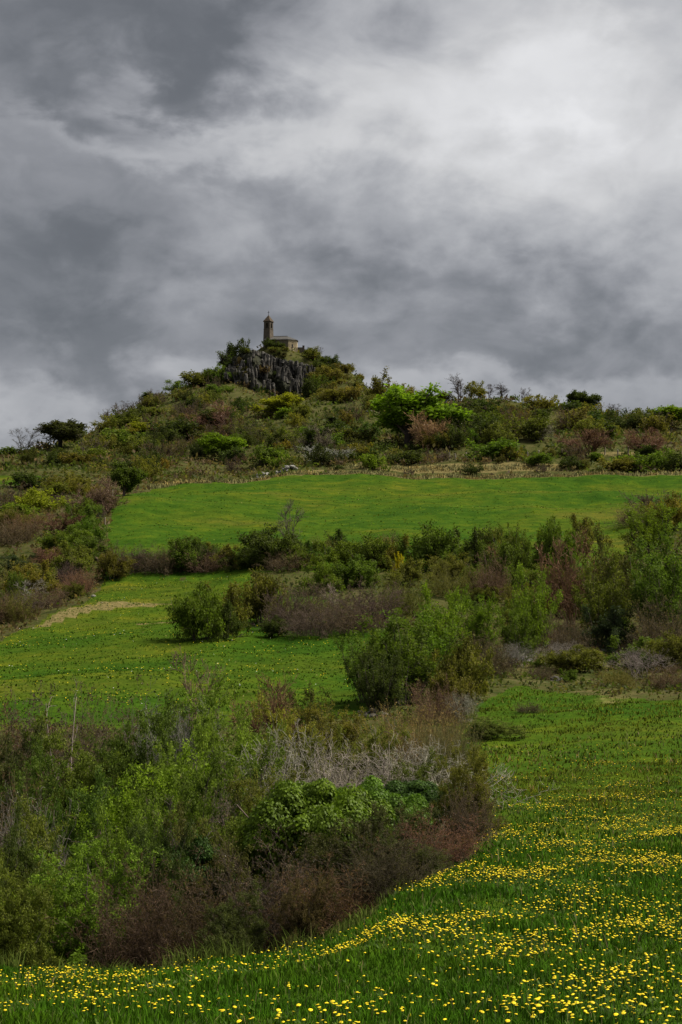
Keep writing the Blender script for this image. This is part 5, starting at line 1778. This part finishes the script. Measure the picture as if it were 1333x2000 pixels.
# far scrub that reads as one mass: many small leafy domes
for nm, colr, lab in (('olive_hillside_scrub', (0.105, 0.098, 0.026), 'olive scrub covering the hill between the single bushes'),
                      ('green_hillside_scrub', (0.068, 0.092, 0.020), 'green scrub covering the hill between the single bushes'),
                      ('brown_hillside_scrub', (0.115, 0.078, 0.048), 'brown bare scrub covering the hill between the single bushes')):
    n = 110
    ux = grng.uniform(-0.22, 0.22, n * 6)
    uy = np.concatenate([np.exp(grng.uniform(math.log(318), math.log(606), n * 4)), grng.uniform(130, 300, n * 2)])
    x = ux * uy
    ok = ~(plan_mask(x, uy, BANK) | plan_mask(x, uy, MEADOW_NEAR) | plan_mask(x, uy, FIELD_MID) | plan_mask(x, uy, FIELD_UP) | plan_mask(x, uy, STRIP))
    pcx = 666.5 + F * x / uy
    ok &= ~((pcx > 990) & (uy > 314) & (uy < 350)) & ~((np.abs(pcx - 535) < 60) & (uy < 335))
    ok &= ~((np.abs(pcx - 540) < 120) & (uy > 560)) & ~((uy < 300) & (pcx > 225))
    x, uy = x[ok][:n], uy[ok][:n]
    n = len(x)
    k = 170
    rad = np.repeat(grng.uniform(0.8, 2.6, n), k)[:, None] * np.repeat(np.where(uy < 300, 0.6, 1.0), k)[:, None]
    dr = unit(grng.normal(0, 1, (n * k, 3)))
    dr[:, 2] = np.abs(dr[:, 2])
    p = np.repeat(np.stack([x, uy, ground_z(x, uy)], 1), k, axis=0) + dr * rad * grng.uniform(0.45, 1.1, (n * k, 1)) * np.array([1, 1, 0.85])
    a = unit(dr * 0.6 + grng.normal(0, 0.8, (n * k, 3)))
    b = unit(np.cross(a, grng.normal(0, 1, (n * k, 3))))
    L = grng.uniform(0.25, 0.6, (n * k, 1)) * np.sqrt(rad / 1.6)
    v = np.stack([p, p + a * L * 0.5 + b * L * 0.28, p + a * L, p + a * L * 0.5 - b * L * 0.28], 1).reshape(-1, 3)
    var = np.repeat(np.clip(0.55 * np.repeat(grng.uniform(0, 1, n), k) + 0.45 * grng.uniform(0, 1, n * k), 0, 1), 4)
    me = mesh_from(nm, v, np.arange(n * k * 4).reshape(-1, 4), [M_LEAF], var)
    tag(link(nm, me, None, colr), lab, 'scrub', None, 'stuff')


# dandelions
def dandelion_mesh(rng):
    """domed head of ragged ray florets on a thin stem; unit = metres, base at 0"""
    n = 7
    v, f, mi = [], [], []
    hz = 1.0
    an = np.arange(n) / n * 2 * math.pi
    v.append((0, 0, 0.007))
    for a in an:
        v.append((0.011 * math.cos(a), 0.011 * math.sin(a), 0.006))
    for i, a in enumerate(an):
        r = 0.021 * (1.0 if i % 2 else 0.86)
        v.append((r * math.cos(a), r * math.sin(a), 0.001 + rng.normal(0, 0.0015)))
    v.append((0, 0, -0.007))
    for i in range(n):
        j = (i + 1) % n
        f.append((0, 1 + i, 1 + j))
        f.append((1 + i, 1 + n + i, 1 + n + j, 1 + j))
        f.append((1 + n + j, 1 + n + i, 1 + 2 * n))
        mi += [0, 0, 1]
    return v, f, mi


def dand_arrays(rng, x, y, h, tiltx, tilty, s):
    v, f, mi = dandelion_mesh(rng)
    v = np.array(v) * s
    v[:, 2] += v[:, 0] * tiltx + v[:, 1] * tilty + h
    b = len(v)
    st = []
    for z in (-0.02, h - 0.008 * s):
        for k in range(3):
            st.append((0.0022 * math.cos(k * 2.1), 0.0022 * math.sin(k * 2.1), z))
    v = np.concatenate([v, np.array(st)])
    f = f + [(b + k, b + (k + 1) % 3, b + 3 + (k + 1) % 3, b + 3 + k) for k in range(3)]
    return v, f, mi + [1] * 3


def flower_density(x, y):
    c = 666.5 + F * x / y
    s = 0.5 + 0.28 * np.sin(x * 2.1 + y * 0.7 + 1) + 0.26 * np.sin(x * -1.3 + y * 1.9) + 0.2 * np.sin(x * 4.3 - y * 2.2 + 2) + 0.2 * np.sin(y * 3.9 + x * 1.1)
    s = np.clip(s, 0.03, 1.3) ** 1.6
    s = s * np.clip(0.75 + 0.75 * np.sin(x * 0.75 + y * 0.34 + 0.5) * np.sin(y * 0.55 - x * 0.42) + 0.35 * np.sin(y * 1.15 + x * 0.3), 0.10, 1.7)
    right = np.clip((c - 350) / 500, 0.30, 1.0)
    far = np.interp(y, [8, 13, 17, 22, 27, 33, 40, 60], [0.85, 0.95, 1.0, 1.0, 0.7, 0.30, 0.09, 0.0])
    near_edge = np.where(y < 13, 0.8, 1.0)
    return s * right * far * near_edge


N0 = 68000
dd = np.sqrt(grng.uniform(8.5 ** 2, 60 ** 2, N0 * 3))
uu = grng.uniform(-0.235, 0.235, N0 * 3)
xx = uu * dd
keep = plan_mask(xx, dd, MEADOW_NEAR) & (grng.uniform(0, 1, N0 * 3) < flower_density(xx, dd))
xx, dd = xx[keep], dd[keep]
zz = ground_z(xx, dd)
ppx, ppy = project(xx, dd, zz + 0.14)
vis = (ppx > 8) & (ppx < 1325) & (ppy < 1990)
order = np.lexsort((dd, ~vis))
near = order[:300]
rest = order[300:]
frg = np.random.RandomState(6)
DM = []
NDM = 16
for k in range(NDM):
    h = frg.uniform(0.055, 0.135)
    v, f, mi = dand_arrays(frg, 0, 0, h, frg.normal(0, 0.2), frg.normal(-0.04, 0.2), frg.uniform(0.5, 0.9))
    if k % 8 == 7:                # closed bud
        v[:-6, 0] *= 0.45
        v[:-6, 1] *= 0.45
        v[:-6, 2] = h + (v[:-6, 2] - h) * 2.2
    me = bpy.data.meshes.new('dandelion')
    me.from_pydata([tuple(q) for q in v], [], f)
    me.materials.append(M_DAND)
    me.materials.append(M_STEM)
    me.polygons.foreach_set('material_index', mi)
    DM.append((v, f, mi, me))
for k, i in enumerate(near):
    o = link('dandelion', DM[k % NDM][3])
    o.location = (xx[i], dd[i], zz[i])
    o.rotation_euler = (0, 0, frg.normal(0, 0.6))
    tag(o, 'yellow dandelion in the nearest strip of the flower meadow', 'flower', 'dandelions in the nearest strip of meadow')
Vs, Fs, Ms = [], [], []
off = 0
F3, F4, M3, M4 = [], [], [], []
for k, i in enumerate(rest):
    v, f, mi, _ = DM[k % NDM]
    a = frg.uniform(0, 6.28) * 0.15
    sc = 1.0 if dd[i] < 22 else 1.0 + (dd[i] - 22) * 0.012
    R = np.array([[math.cos(a), -math.sin(a), 0], [math.sin(a), math.cos(a), 0], [0, 0, 1]])
    Vs.append((v * np.array([sc, sc, 1])) @ R.T + np.array([xx[i], dd[i], zz[i]]))
    for q, m_ in zip(f, mi):
        if len(q) == 3:
            F3.append([t + off for t in q])
            M3.append(m_)
        else:
            F4.append([t + off for t in q])
            M4.append(m_)
    off += len(v)
me = mesh_from('dandelions', np.concatenate(Vs), [np.array(F3), np.array(F4)], [M_DAND, M_STEM], None, M3 + M4)
tag(link('dandelions', me), 'mass of yellow dandelions spreading up the right meadow', 'flowers', None, 'stuff')
# small flowers dotting the middle field
x, y = scatter(9000, 80, 168, [FIELD_MID])
k = grng.uniform(0, 1, len(x)) < np.clip(0.5 + 0.6 * np.sin(x * 0.21 + y * 0.13) * np.sin(y * 0.17 - x * 0.06), 0.05, 1)
x, y = x[k][:900], y[k][:900]
z = ground_z(x, y) + 0.16
n = len(x)
s = 0.026 * grng.uniform(0.7, 1.4, n)
tet = np.array([[-1, -1, 0], [1, -1, 0], [1, 1, 0], [-1, 1, 0], [0, 0, 0.7]])
v = np.stack([x, y, z], 1)[:, None, :] + tet[None] * s[:, None, None]
b = np.arange(n)[:, None] * 5
tri = np.concatenate([b + np.array([[0, 1, 4]]), b + np.array([[1, 2, 4]]), b + np.array([[2, 3, 4]]), b + np.array([[3, 0, 4]])])
mi = np.tile((grng.uniform(0, 1, n) < 0.12).astype(int), 4)
me = mesh_from('field_flowers', v.reshape(-1, 3), [tri], [M_DAND, M_DAISY], None, mi)
tag(link('field_flowers', me), 'tiny yellow and white flowers dotted over the middle field', 'flowers', None, 'stuff')
print('TRIS', sum(len(m.polygons) * 2 for m in bpy.data.meshes), 'objects', len(bpy.data.objects))
